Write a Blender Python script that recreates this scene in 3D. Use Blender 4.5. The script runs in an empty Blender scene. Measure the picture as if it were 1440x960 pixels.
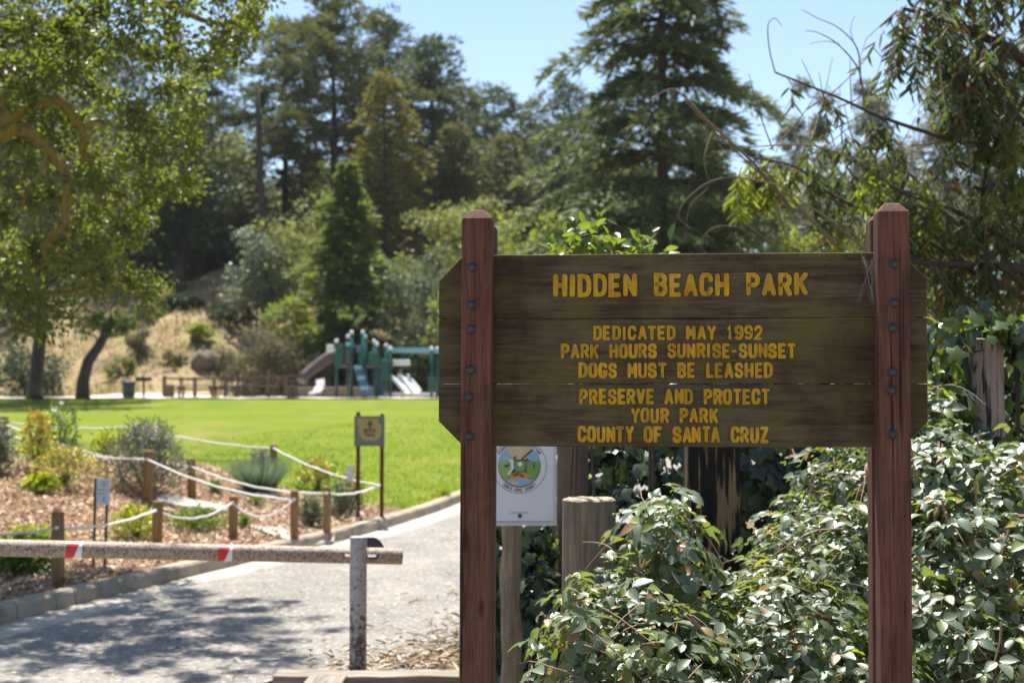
import bpy, math, random
import numpy as np
from mathutils import Vector, Matrix

random.seed(7)
rng = np.random.default_rng(11)
R = math.radians
scene = bpy.context.scene
col = scene.collection

# ------------------------------------------------------------------ camera, world, sun, exposure
CAM = Vector((0.0, 0.0, 1.7))
F = 2000.0                    # focal length in photo pixels (50 mm on 36 mm)
PITCH = math.atan(70 / F)
cam_d = bpy.data.cameras.new('camera')
cam = bpy.data.objects.new('camera', cam_d)
col.objects.link(cam)
cam.location = CAM
cam.rotation_euler = (R(90) + PITCH, R(0.0), 0)
cam_d.lens = 50
cam_d.sensor_width = 36
cam_d.clip_start = 0.05
cam_d.clip_end = 5000
cam_d.dof.use_dof = True
cam_d.dof.focus_distance = 4.12
cam_d.dof.aperture_fstop = 4.0
cam_d.dof.aperture_blades = 7
scene.camera = cam

SUN_EL, SUN_AZ = R(69), R(-14)           # azimuth from +Y towards +X
world = bpy.data.worlds.new('World')
scene.world = world
world.use_nodes = True
wn = world.node_tree
sky = wn.nodes.new('ShaderNodeTexSky')
sky.sky_type = 'NISHITA'
sky.sun_disc = False
sky.sun_elevation = SUN_EL
sky.sun_rotation = SUN_AZ
sky.air_density = 1.0
sky.dust_density = 0.6
sky.ozone_density = 1.6
bg = wn.nodes['Background']
wn.links.new(sky.outputs[0], bg.inputs[0])
bg.inputs[1].default_value = 0.078
sun_d = bpy.data.lights.new('sun', 'SUN')
sun_d.energy = 4.5
sun_d.angle = R(0.53)
sun_d.color = (1.0, 0.95, 0.87)
sun = bpy.data.objects.new('sun', sun_d)
col.objects.link(sun)
to_sun = Vector((math.sin(SUN_AZ) * math.cos(SUN_EL), math.cos(SUN_AZ) * math.cos(SUN_EL), math.sin(SUN_EL)))
sun.rotation_euler = to_sun.to_track_quat('Z', 'Y').to_euler()
sun.location = (0, 0, 30)
vs = scene.view_settings
vs.view_transform = 'Standard'
vs.look = 'None'
vs.exposure = 1.38
vs.gamma = 1.0
vs.use_curve_mapping = False
scene.cycles.use_denoising = True
scene.cycles.max_bounces = 8
scene.cycles.transparent_max_bounces = 8
scene.cycles.sample_clamp_indirect = 8

# ------------------------------------------------------------------ helpers
def ray(px, py):
    d = Vector(((px - 720) / F, 1.0, (480 - py) / F))
    c, s = math.cos(PITCH), math.sin(PITCH)
    return Vector((d.x, d.y * c - d.z * s, d.y * s + d.z * c))

def at(px, py, Y):
    d = ray(px, py)
    return CAM + d * (Y / d.y)

def sstep(a, b, x):
    t = np.clip((x - a) / (b - a), 0, 1)
    return t * t * (3 - 2 * t)

KY = np.array([-10, 4, 6.5, 10.46, 11.56, 12.83, 14.1, 15.1, 16.8, 19.8, 21.5, 25, 28.5, 33, 38, 44, 48, 60.])
KX = np.array([-9.5, -5.55, -4.9, -3.77, -3.43, -3.04, -2.66, -2.34, -1.78, -1.1, -0.72, 0.15, 1.3, 3.2, 6.2, 12, 18, 40.])
def kerb_x(y):
    y = np.asarray(y, float)
    return sum(np.interp(y + o, KY, KX) for o in (-.9, -.45, 0, .45, .9)) / 5

def base_z(y):
    return 1.32 * sstep(17, 53, np.asarray(y, float)) * 0.55 + 1.32 * np.clip((np.asarray(y, float) - 20) / 33, 0, 1) * 0.45

def hill_z(x, y):
    x = np.asarray(x, float); y = np.asarray(y, float)
    left = sstep(6, -5, x)
    k = 0.16 + 0.27 * left
    d = y - 59.5 + 0.9 * np.sin(x * 0.31) + 0.5 * np.sin(x * 0.83 + 1)
    soft = np.where(d > 12, d, np.log1p(np.exp(np.clip(d * 1.2, -30, 30))) / 1.2)
    h = k * soft
    h = 15 * (1 - np.exp(-h / 15)) * 1.12
    bump = 0.35 * np.sin(x * .55 + y * .3) * np.sin(y * .41 - x * .2) + .18 * np.sin(x * 1.3 - y * .9)
    return h + bump * sstep(1, 8, d)

def H(x, y):
    """height of the finished ground (road side / garden side of the kerb)"""
    x = np.asarray(x, float); y = np.asarray(y, float)
    d = kerb_x(y) - x
    left = (d > 0)
    m = 0.72 * sstep(0.9, 5.0, d) * np.exp(-((y - 17.5) / 6.5) ** 2) + 0.02 * np.sin(x * 2.1) * np.sin(y * 1.7) * sstep(.3, 1.5, d)
    return base_z(y) + np.where(left, 0.115 + m, 0) + hill_z(x, y)

def Hf(x, y):
    return float(H(x, y))

def ground(px, py, lo=5, hi=120):
    d = ray(px, py)
    for t in np.arange(lo, hi, 0.02):
        p = CAM + d * float(t)
        if p.z < Hf(p.x, p.y):
            return p
    return CAM + d * hi

def tag(o, label=None, cat=None, group=None, kind=None):
    if label: o['label'] = label
    if cat: o['category'] = cat
    if group: o['group'] = group
    if kind: o['kind'] = kind
    return o

def thing(name, label, cat, loc=(0, 0, 0), rotz=0, group=None):
    o = bpy.data.objects.new(name, None)
    o.empty_display_size = 0.1
    col.objects.link(o)
    o.location = loc
    o.rotation_euler = (0, 0, rotz)
    return tag(o, label, cat, group)

def link(name, me, mats, parent=None, loc=None):
    o = bpy.data.objects.new(name, me)
    col.objects.link(o)
    for m in (mats if isinstance(mats, (list, tuple)) else [mats]):
        if m is not None and len(me.materials) < 8 and m.name not in [mm.name for mm in me.materials if mm]:
            me.materials.append(m)
    if parent is not None:
        o.parent = parent
    if loc is not None:
        o.location = loc
    return o

def np_mesh(name, V, faces_flat, sizes, uv=None, smooth=False, mat_idx=None):
    me = bpy.data.meshes.new(name)
    V = np.asarray(V, np.float32).reshape(-1, 3)
    faces_flat = np.asarray(faces_flat, np.int32).ravel()
    sizes = np.asarray(sizes, np.int32).ravel()
    me.vertices.add(len(V)); me.vertices.foreach_set('co', V.ravel())
    me.loops.add(len(faces_flat)); me.loops.foreach_set('vertex_index', faces_flat)
    me.polygons.add(len(sizes))
    me.polygons.foreach_set('loop_start', np.concatenate([[0], np.cumsum(sizes)[:-1]]).astype(np.int32))
    me.polygons.foreach_set('loop_total', sizes)
    if smooth:
        me.polygons.foreach_set('use_smooth', np.ones(len(sizes), bool))
    if mat_idx is not None:
        me.polygons.foreach_set('material_index', np.asarray(mat_idx, np.int32))
    if uv is not None:
        l = me.uv_layers.new(name='UVMap')
        l.data.foreach_set('uv', np.asarray(uv, np.float32).ravel())
    me.update(calc_edges=True)
    me.validate()
    return me

class MB:
    """collects boxes, tubes, prisms into one mesh"""
    def __init__(self):
        self.v = []; self.f = []; self.sm = []
    def add(self, vs_, fs, smooth=False):
        n = len(self.v)
        self.v += [tuple(v) for v in vs_]
        self.f += [tuple(i + n for i in f) for f in fs]
        self.sm += [smooth] * len(fs)
        return self
    def box(self, c, s, m=None):
        x, y, z = s[0] / 2, s[1] / 2, s[2] / 2
        vs_ = [Vector((sx * x, sy * y, sz * z)) for sz in (-1, 1) for sy in (-1, 1) for sx in (-1, 1)]
        if m is not None: vs_ = [m @ v for v in vs_]
        vs_ = [v + Vector(c) for v in vs_]
        return self.add(vs_, [(0, 2, 3, 1), (4, 5, 7, 6), (0, 1, 5, 4), (2, 6, 7, 3), (0, 4, 6, 2), (1, 3, 7, 5)])
    def beam(self, a, b, w, h, up=Vector((0, 0, 1))):
        a, b = Vector(a), Vector(b)
        d = (b - a).normalized()
        s = d.cross(up)
        if s.length < 1e-4: s = d.cross(Vector((0, 1, 0)))
        s.normalize(); u = s.cross(d)
        vs_ = [p + s * (i * w / 2) + u * (j * h / 2) for p in (a, b) for j in (-1, 1) for i in (-1, 1)]
        return self.add(vs_, [(0, 2, 3, 1), (4, 5, 7, 6), (0, 1, 5, 4), (2, 6, 7, 3), (0, 4, 6, 2), (1, 3, 7, 5)])
    def tube(self, pts, rad, n=8, cap=True, smooth=True):
        pts = [Vector(p) for p in pts]
        if not isinstance(rad, (list, tuple)): rad = [rad] * len(pts)
        k = len(pts)
        prev = None; base = len(self.v); vs_ = []
        for i, p in enumerate(pts):
            d = (pts[min(i + 1, k - 1)] - pts[max(i - 1, 0)])
            d = d.normalized() if d.length > 1e-9 else Vector((0, 0, 1))
            if prev is None:
                s = d.cross(Vector((0, 0, 1)))
                if s.length < 1e-3: s = d.cross(Vector((1, 0, 0)))
            else:
                s = prev - d * prev.dot(d)
                if s.length < 1e-4: s = d.cross(Vector((1, 0, 0.3)))
            s.normalize(); prev = s
            u = d.cross(s)
            for j in range(n):
                a = 2 * math.pi * j / n
                vs_.append(p + (s * math.cos(a) + u * math.sin(a)) * rad[i])
        fs = [(i * n + j, i * n + (j + 1) % n, (i + 1) * n + (j + 1) % n, (i + 1) * n + j) for i in range(k - 1) for j in range(n)]
        self.add(vs_, fs, smooth)
        if cap:
            self.f.append(tuple(base + j for j in range(n))[::-1]); self.sm.append(False)
            self.f.append(tuple(base + (k - 1) * n + j for j in range(n))); self.sm.append(False)
        return self
    def prism(self, poly, y0, y1, axis='y', m=None):
        """extrude a polygon given in (x, z) along y (or in (x, y) along z)"""
        n = len(poly)
        if axis == 'y':
            vs_ = [Vector((p[0], y0, p[1])) for p in poly] + [Vector((p[0], y1, p[1])) for p in poly]
        elif axis == 'x':
            vs_ = [Vector((y0, p[0], p[1])) for p in poly] + [Vector((y1, p[0], p[1])) for p in poly]
        else:
            vs_ = [Vector((p[0], p[1], y0)) for p in poly] + [Vector((p[0], p[1], y1)) for p in poly]
        if m is not None: vs_ = [m @ v for v in vs_]
        fs = [tuple(range(n)), tuple(range(2 * n - 1, n - 1, -1))] + [(i, n + i, n + (i + 1) % n, (i + 1) % n) for i in range(n)]
        return self.add(vs_, fs)
    def lathe(self, prof, n=20, c=(0, 0, 0), smooth=True):
        c = Vector(c); vs_ = []
        for r, z in prof:
            for j in range(n):
                a = 2 * math.pi * j / n
                vs_.append(c + Vector((r * math.cos(a), r * math.sin(a), z)))
        k = len(prof)
        fs = [(i * n + j, i * n + (j + 1) % n, (i + 1) * n + (j + 1) % n, (i + 1) * n + j) for i in range(k - 1) for j in range(n)]
        b = len(self.v)
        self.add(vs_, fs, smooth)
        self.f.append(tuple(b + j for j in range(n))[::-1]); self.sm.append(False)
        self.f.append(tuple(b + (k - 1) * n + j for j in range(n))); self.sm.append(False)
        return self
    def build(self, name, mat, parent=None, bevel=0, loc=None, fix=True):
        me = bpy.data.meshes.new(name)
        me.from_pydata(self.v, [], self.f)
        me.polygons.foreach_set('use_smooth', self.sm)
        if fix:
            import bmesh
            bm = bmesh.new(); bm.from_mesh(me)
            bmesh.ops.recalc_face_normals(bm, faces=bm.faces)
            bm.to_mesh(me); bm.free()
        me.update()
        o = link(name, me, mat, parent, loc)
        if bevel:
            b = o.modifiers.new('bevel', 'BEVEL'); b.width = bevel; b.segments = 2; b.limit_method = 'ANGLE'; b.angle_limit = R(40)
        return o

# ------------------------------------------------------------------ materials
class NT:
    def __init__(self, name):
        self.m = bpy.data.materials.new(name); self.m.use_nodes = True
        self.t = self.m.node_tree
        self.p = self.t.nodes['Principled BSDF']; self.out = self.t.nodes['Material Output']
    def n(self, typ, **kw):
        nd = self.t.nodes.new('ShaderNode' + typ)
        for k, v in kw.items():
            if hasattr(nd, k): setattr(nd, k, v)
            else: nd.inputs[k.replace('_', ' ')].default_value = v
        return nd
    def l(self, a, b): self.t.links.new(a, b)
    def coord(self, scale=(1, 1, 1), kind='Object'):
        tc = self.n('TexCoord'); mp = self.n('Mapping')
        mp.inputs['Scale'].default_value = scale
        self.l(tc.outputs[kind], mp.inputs[0]); return mp.outputs[0]
    def noise(self, vec, scale, detail=4, rough=.55):
        nd = self.n('TexNoise'); nd.inputs['Scale'].default_value = scale
        nd.inputs['Detail'].default_value = detail; nd.inputs['Roughness'].default_value = rough
        self.l(vec, nd.inputs['Vector']); return nd.outputs['Fac']
    def ramp(self, fac, stops):
        r = self.n('ValToRGB'); e = r.color_ramp.elements
        while len(e) < len(stops): e.new(.5)
        for el, (p, c) in zip(e, stops):
            el.position = p; el.color = (*c, 1) if len(c) == 3 else c
        self.l(fac, r.inputs[0]); return r.outputs[0]
    def mix(self, fac, a, b, mode='MIX'):
        m = self.n('MixRGB'); m.blend_type = mode
        for i, v in ((0, fac), (1, a), (2, b)):
            if hasattr(v, 'links'): self.l(v, m.inputs[i])
            elif i == 0: m.inputs[0].default_value = v
            else: m.inputs[i].default_value = (*v, 1)
        return m.outputs[0]
    def bump(self, h, strength=.3, dist=.01):
        b = self.n('Bump'); b.inputs['Strength'].default_value = strength; b.inputs['Distance'].default_value = dist
        self.l(h, b.inputs['Height']); self.l(b.outputs[0], self.p.inputs['Normal'])
    def done(self, color=None, rough=.8, spec=.3):
        if color is not None:
            if hasattr(color, 'links'): self.l(color, self.p.inputs['Base Color'])
            else: self.p.inputs['Base Color'].default_value = (*color, 1)
        self.p.inputs['Roughness'].default_value = rough
        self.p.inputs['Specular IOR Level'].default_value = spec
        return self.m

def lerp3(a, b, t): return tuple(a[i] + (b[i] - a[i]) * t for i in range(3))

def mat_leaf(name, cols, trans, tfac=.4, rough=.5, spec=.4, veins=False, extra=None):
    """cols: list of leaf colours picked per leaf; trans: colour of light passing through"""
    t = NT(name)
    g = t.n('NewGeometry')
    n = len(cols)
    stops = [((i + .5) / n if n > 1 else .5, c) for i, c in enumerate(cols)]
    c = t.ramp(g.outputs['Random Per Island'], stops)
    if veins:
        uv = t.coord((1, 1, 1), 'UV')
        sp = t.n('SeparateXYZ'); t.l(uv, sp.inputs[0])
        ab = t.n('Math', operation='ABSOLUTE'); sb = t.n('Math', operation='SUBTRACT'); t.l(sp.outputs[0], sb.inputs[0]); sb.inputs[1].default_value = .5
        t.l(sb.outputs[0], ab.inputs[0])
        mu = t.n('Math', operation='MULTIPLY_ADD'); t.l(ab.outputs[0], mu.inputs[0]); mu.inputs[1].default_value = -.55; t.l(sp.outputs[1], mu.inputs[2])
        m2 = t.n('Math', operation='MULTIPLY'); t.l(mu.outputs[0], m2.inputs[0]); m2.inputs[1].default_value = 46
        sn = t.n('Math', operation='SINE'); t.l(m2.outputs[0], sn.inputs[0])
        t.bump(sn.outputs[0], .14, .0010)
    t.l(c, t.p.inputs['Base Color'])
    t.p.inputs['Roughness'].default_value = rough
    t.p.inputs['Specular IOR Level'].default_value = spec
    tr = t.n('BsdfTranslucent')
    tc = t.mix(.75, c, trans)
    t.l(tc, tr.inputs[0])
    mx = t.n('MixShader'); mx.inputs[0].default_value = tfac
    t.l(t.p.outputs[0], mx.inputs[1]); t.l(tr.outputs[0], mx.inputs[2])
    t.l(mx.outputs[0], t.out.inputs[0])
    return t.m

def mat_plain(name, c, rough=.6, spec=.4, metallic=0, var=.12, scale=12):
    t = NT(name)
    v = t.coord()
    f = t.noise(v, scale)
    cc = t.mix(f, tuple(x * (1 - var) for x in c), tuple(min(1, x * (1 + var)) for x in c))
    t.p.inputs['Metallic'].default_value = metallic
    return t.done(cc, rough, spec)

def mat_grain(name, dark, light, axis=2, scale=14, stretch=18, rough=.8, spec=.25, bump=.4, extra=None):
    """wood with grain running along the axis"""
    t = NT(name)
    s = [stretch] * 3; s[axis] = 1.0
    v = t.coord(tuple(s))
    f = t.noise(v, scale / stretch * 1.6, 6, .65)
    f2 = t.noise(t.coord((1, 1, 1)), 5, 3)
    c = t.ramp(f, [(.32, dark), (.68, light)])
    c = t.mix(t.ramp(f2, [(.35, (.0,) * 3), (.75, (.45,) * 3)]), c, tuple(x * .6 for x in dark))
    if extra: c = extra(t, c)
    t.bump(f, bump, .004)
    return t.done(c, rough, spec)

def blotch(t, c, colr, scale, lo, hi, amount=1.0, stretch=(1, 1, 1), detail=5):
    f = t.noise(t.coord(stretch), scale, detail, .62)
    k = t.ramp(f, [(lo, (0,) * 3), (hi, (amount,) * 3)])
    return t.mix(k, c, colr)

def mat_ground(name, stops, scale=3, fine=40, rough=.95, bump=.4, extra=None, spec=.15, dist=.02):
    t = NT(name)
    v = t.coord()
    f = t.noise(v, scale, 6, .6)
    g = t.noise(v, fine, 4, .7)
    fg = t.mix(.45, f, g)
    c = t.ramp(fg, stops)
    if extra: c = extra(t, c)
    t.bump(g, bump, dist)
    return t.done(c, rough, spec)

def plank_extra(t, c):
    fg = t.noise(t.coord((7, 120, 120)), 1.3, 5, .7)
    c = t.mix(t.ramp(fg, [(.34, (.75,) * 3), (.52, (0,) * 3)]), c, (.016, .011, .009))
    c = t.mix(t.ramp(fg, [(.60, (0,) * 3), (.74, (.6,) * 3)]), c, (.21, .165, .11))
    ck = t.noise(t.coord((1.6, 60, 60)), 1.0, 2, .5)
    c = t.mix(t.ramp(ck, [(.30, (.9,) * 3), (.335, (0,) * 3)]), c, (.010, .008, .007))
    c = blotch(t, c, (.108, .096, .026), 4.2, .43, .64, .75, (1, 1, 1.6))
    c = blotch(t, c, (.035, .02, .012), 3.2, .5, .72, .85, (1, 1, 1))
    c = blotch(t, c, (.020, .013, .010), 9, .55, .75, .7, (1, 1, .25))
    c = blotch(t, c, (.15, .13, .105), 7, .52, .72, .5, (.5, 1, 2.2))
    c = blotch(t, c, (.26, .23, .20), 60, .68, .78, .6, (1, 1, 1), 3)
    return c
M = {}
M['plank'] = mat_grain('plank_wood', (.036, .025, .016), (.140, .100, .058), axis=0, scale=44, stretch=30, bump=.7, extra=plank_extra)
def post_extra(t, c):
    fg = t.noise(t.coord((110, 110, 6)), 1.3, 5, .7)
    c = t.mix(t.ramp(fg, [(.34, (.7,) * 3), (.50, (0,) * 3)]), c, (.030, .014, .012))
    c = t.mix(t.ramp(fg, [(.62, (0,) * 3), (.76, (.55,) * 3)]), c, (.25, .15, .125))
    ck = t.noise(t.coord((70, 70, 1.4)), 1.0, 2, .5)
    c = t.mix(t.ramp(ck, [(.30, (.85,) * 3), (.33, (0,) * 3)]), c, (.016, .008, .007))
    kn = t.n('TexVoronoi'); t.l(t.coord((9, 9, 3.2)), kn.inputs['Vector']); kn.inputs['Scale'].default_value = 1.0
    c = t.mix(t.ramp(kn.outputs['Distance'], [(.06, (.8,) * 3), (.13, (0,) * 3)]), c, (.030, .012, .010))
    c = blotch(t, c, (.038, .014, .010), 6, .55, .75, .6, (1, 1, .3))
    return blotch(t, c, (.25, .2, .17), 45, .72, .8, .35, (1, 1, .6), 3)
M['sign_post'] = mat_grain('sign_post_wood', (.085, .036, .026), (.205, .090, .064), axis=2, scale=44, stretch=26, bump=.45, extra=post_extra)
def paint_extra(t, c):
    c = blotch(t, c, (.66, .46, .09), 9, .52, .72, .5, (1, 1, 1))
    c = blotch(t, c, (.22, .13, .016), 24, .48, .70, .85, (1, 1, .5))
    return blotch(t, c, (.07, .05, .016), 60, .60, .76, .75)
M['sign_paint'] = mat_grain('sign_paint', (.42, .225, .010), (.60, .36, .022), axis=2, scale=40, stretch=8, bump=.3, rough=.7, extra=paint_extra)
M['groove_shade'] = mat_grain('groove_shade_wood', (.016, .011, .008), (.045, .030, .014), axis=0, scale=40, stretch=10, bump=.3)  # unpainted letter rims, darkened to include the shade of a carved edge
M['bolt'] = mat_plain('bolt_steel', (.055, .056, .062), .45, .5, .5, .3, 60)
M['weathered'] = mat_grain('weathered_wood', (.13, .10, .07), (.33, .27, .19), axis=2, scale=40, stretch=22, bump=.7)
M['weathered_x'] = mat_grain('weathered_timber', (.14, .12, .095), (.36, .31, .255), axis=0, scale=30, stretch=14, bump=.7)
M['weathered_y'] = mat_grain('weathered_timber_end', (.20, .16, .11), (.44, .37, .27), axis=1, scale=30, stretch=14, bump=.7)
def char_extra(t, c):
    f = t.noise(t.coord((30, 30, 2.2)), 1.0, 3, .6)
    return t.mix(t.ramp(f, [(.53, (0,) * 3), (.58, (1,) * 3)]), c, (.21, .135, .075))
M['charred'] = mat_grain('dark_post_wood', (.008, .006, .006), (.022, .016, .014), axis=2, scale=30, stretch=20, bump=.6, extra=char_extra)
def stump_extra(t, c):
    f = t.noise(t.coord((26, 26, 3)), 1.0, 3, .6)
    return t.mix(t.ramp(f, [(.54, (0,) * 3), (.60, (1,) * 3)]), c, (.022, .017, .014))
M['stump'] = mat_grain('stump_wood', (.17, .125, .10), (.34, .27, .23), axis=2, scale=40, stretch=16, bump=.9, extra=stump_extra)
M['garden_post'] = mat_grain('garden_post_wood', (.17, .100, .042), (.34, .215, .095), axis=2, scale=24, stretch=12, bump=.4)
M['brown_stake'] = mat_grain('brown_stake_wood', (.09, .032, .014), (.15, .055, .022), axis=2, scale=24, stretch=12, bump=.3)
M['rope'] = mat_plain('rope_fibre', (.76, .73, .67), .9, .1)
def rust_extra(base_lo, base_hi):
    def fn(t, c):
        c = blotch(t, c, (.19, .115, .08), 48, base_lo - .02, base_hi + .1, .7)
        c = blotch(t, c, (.075, .040, .026), 80, base_lo + .05, base_hi + .05, .9)
        return c
    return fn
def grad_rust(t, c):
    sp = t.n('SeparateXYZ'); t.l(t.coord(), sp.inputs[0])
    f = t.noise(t.coord(), 34, 4, .6)
    ad = t.n('Math', operation='MULTIPLY_ADD'); t.l(sp.outputs[2], ad.inputs[0]); ad.inputs[1].default_value = -.42; t.l(f, ad.inputs[2])
    k = t.ramp(ad.outputs[0], [(.36, (0,) * 3), (.46, (.9,) * 3)])
    return t.mix(k, c, (.075, .040, .028))
M['rail_paint'] = mat_ground('rusty_rail_paint', [(.3, (.36, .27, .205)), (.7, (.47, .37, .29))], 6, 30, .65, .3, rust_extra(.46, .56), .35, .003)
M['pipe_paint'] = mat_ground('rusty_pipe_paint', [(.3, (.33, .30, .275)), (.7, (.47, .44, .41))], 8, 50, .6, .3, lambda t, c: grad_rust(t, rust_extra(.52, .6)(t, c)), .4, .003)
M['dark_steel'] = mat_plain('dark_steel', (.03, .035, .045), .35, .5, .6)
M['red_tape'] = mat_plain('red_tape', (.55, .02, .025), .4, .5, 0, .1)
M['white_tape'] = mat_plain('white_tape', (.72, .72, .72), .4, .5, 0, .05)
M['white_panel'] = mat_plain('white_panel', (.66, .68, .74), .45, .4, 0, .04, 6)
M['ink'] = mat_plain('dark_ink', (.05, .045, .06), .6, .2)
for nm, c in dict(seal_blue=(.22, .44, .62), seal_green=(.16, .34, .09), seal_lime=(.26, .42, .12), seal_sand=(.60, .47, .30), seal_orange=(.58, .26, .07), seal_pale=(.72, .74, .76), seal_grey=(.33, .40, .46), seal_dark=(.07, .05, .06), seal_red=(.22, .06, .06)).items():
    M[nm] = mat_plain(nm, c, .5, .3, 0, .06, 30)
M['concrete'] = mat_ground('concrete', [(.3, (.24, .20, .15)), (.7, (.40, .345, .26))], 2, 40, .9, .5, lambda t, c: blotch(t, blotch(t, c, (.12, .10, .075), 3.5, .50, .70, .75), (.10, .085, .065), 20, .60, .70, .6))
M['gutter'] = mat_ground('gutter_concrete', [(.3, (.36, .325, .27)), (.7, (.52, .48, .41))], 2, 40, .9, .3, lambda t, c: blotch(t, blotch(t, c, (.17, .15, .12), 3, .50, .72, .6), (.2, .15, .10), 22, .58, .68, .7))
M['path'] = mat_ground('pale_path', [(.3, (.46, .41, .34)), (.7, (.60, .55, .48))], 1, 20, .9, .2)
def asph(t, c):
    c = blotch(t, c, (.10, .098, .095), 1.3, .45, .7, .55, (1, .4, 1))
    c = blotch(t, c, (.07, .07, .07), 150, .55, .66, .55)
    c = blotch(t, c, (.34, .32, .29), 120, .60, .70, .55)
    c = blotch(t, c, (.36, .32, .26), 4, .58, .72, .5, (1, .6, 1))
    c = blotch(t, c, (.46, .42, .36), 24, .55, .64, .7, (1, .6, 1))
    c = blotch(t, c, (.085, .08, .075), 19, .56, .66, .7, (1, .6, 1))
    return blotch(t, c, (.07, .066, .06), 3.0, .60, .72, .5, (1, .5, 1))
M['asphalt'] = mat_ground('asphalt', [(.3, (.140, .127, .110)), (.45, (.200, .184, .160)), (.7, (.280, .258, .224))], 2.5, 45, .9, .5, asph, .25, .006)
def lawn_extra(t, c):
    c = blotch(t, c, (.19, .19, .035), .45, .46, .66, .6, (.5, 1.3, 1))
    c = blotch(t, c, (.055, .110, .006), 1.1, .52, .70, .5, (1, .3, 1))
    c = blotch(t, c, (.23, .205, .06), .8, .56, .72, .5, (1, .5, 1))
    return blotch(t, c, (.24, .20, .07), .22, .54, .72, .5, (1, .5, 1))
M['lawn'] = mat_ground('lawn_turf', [(.35, (.098, .142, .008)), (.65, (.142, .188, .012))], 5, 60, .95, .6, lawn_extra, .1, .03)
M['mulch'] = mat_ground('bark_mulch', [(.30, (.07, .035, .018)), (.45, (.18, .10, .055)), (.62, (.34, .22, .13)), (.75, (.46, .34, .23))], 10, 55, .95, .9, None, .1, .02)
def hill_extra(t, c):
    c = blotch(t, c, (.125, .12, .040), .35, .50, .62, .8, (1, .7, 1))
    c = blotch(t, c, (.15, .105, .070), .30, .50, .60, .85)
    c = blotch(t, c, (.10, .105, .035), 2.2, .52, .66, .7)
    c = blotch(t, c, (.10, .12, .03), 1.3, .58, .68, .6)
    return blotch(t, c, (.42, .35, .25), .8, .62, .72, .7)
M['hill'] = mat_ground('dry_hillside', [(.3, (.26, .18, .09)), (.7, (.42, .32, .19))], .6, 7, .95, .8, hill_extra, .1, .1)
M['soil'] = mat_ground('leafy_soil', [(.3, (.10, .07, .045)), (.55, (.20, .15, .10)), (.75, (.36, .29, .21))], 6, 45, .95, .8, None, .1, .02)
def chips_mat(name, cols, rough=.9, spec=.15):
    t = NT(name); g = t.n('NewGeometry')
    c = t.ramp(g.outputs['Random Per Island'], [((i + .5) / len(cols), k) for i, k in enumerate(cols)])
    return t.done(c, rough, spec)
M['chips'] = chips_mat('mulch_chips', [(.24, .15, .09), (.44, .31, .20), (.56, .43, .30), (.36, .24, .15), (.72, .61, .48), (.50, .37, .25), (.64, .52, .39)])
M['litter'] = chips_mat('dry_litter', [(.30, .22, .14), (.48, .39, .29), (.20, .13, .075), (.58, .50, .41), (.36, .27, .17), (.25, .16, .09)])
M['grass'] = mat_leaf('grass_blades', [(.088, .145, .009), (.118, .178, .012), (.16, .205, .02)], (.25, .38, .03), .42, .6, .2)
M['boulder'] = mat_ground('boulder_rock', [(.3, (.13, .11, .085)), (.7, (.22, .18, .135))], 1.5, 9, .95, .8, None, .1, .05)
M['bark_dark'] = mat_grain('dark_bark', (.035, .027, .022), (.10, .080, .065), axis=2, scale=6, stretch=5, bump=1)
M['bark_grey'] = mat_grain('grey_bark', (.10, .085, .07), (.24, .20, .165), axis=2, scale=6, stretch=5, bump=1)
M['bark_oak'] = mat_grain('mossy_oak_bark', (.12, .085, .03), (.30, .215, .065), axis=2, scale=20, stretch=4, bump=1, extra=lambda t, c: blotch(t, c, (.26, .20, .02), 9, .45, .6, .7))
M['twig'] = mat_plain('twig_bark', (.17, .125, .085), .9, .2, 0, .3, 20)
M['twig_dark'] = mat_plain('dark_twig_bark', (.065, .048, .035), .9, .2, 0, .3, 20)
M['cane'] = mat_plain('bramble_cane', (.30, .19, .13), .7, .3, 0, .3, 20)
# foliage
M['oak'] = mat_leaf('oak_leaves', [(.022, .040, .011), (.038, .060, .014), (.062, .088, .018), (.030, .046, .012), (.070, .070, .020)], (.46, .56, .05), .30, .45, .38)
M['pine'] = mat_leaf('pine_needles', [(0.054, 0.081, 0.041), (0.084, 0.116, 0.054), (0.128, 0.155, 0.068)], (.12, .15, .04), .25, .6, .3)
M['pine_olive'] = mat_leaf('olive_pine_needles', [(0.068, 0.086, 0.034), (0.104, 0.12, 0.047), (0.15, 0.156, 0.056)], (.20, .22, .05), .28, .6, .3)
M['cedar'] = mat_leaf('cedar_needles', [(0.075, 0.103, 0.053), (0.119, 0.147, 0.065), (0.175, 0.2, 0.081)], (.22, .27, .07), .28, .6, .3)
M['golden'] = mat_leaf('golden_needles', [(0.08, 0.099, 0.026), (0.123, 0.133, 0.029), (0.217, 0.196, 0.032)], (.30, .27, .03), .30, .6, .3)
M['fir'] = mat_leaf('fir_needles', [(0.039, 0.072, 0.026), (0.072, 0.114, 0.031), (0.13, 0.176, 0.036)], (.30, .38, .04), .32, .6, .3)
M['dark_broad'] = mat_leaf('dark_leaves', [(0.022, 0.035, 0.018), (0.035, 0.05, 0.022), (0.053, 0.065, 0.027)], (.10, .14, .03), .25, .55, .35)
M['olive_broad'] = mat_leaf('olive_leaves', [(0.121, 0.143, 0.05), (0.165, 0.187, 0.061), (0.22, 0.231, 0.077)], (.38, .42, .08), .35, .55, .3)
M['grey_broad'] = mat_leaf('grey_green_leaves', [(0.102, 0.132, 0.072), (0.144, 0.174, 0.096), (0.186, 0.216, 0.126)], (.18, .23, .09), .3, .5, .35)
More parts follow.
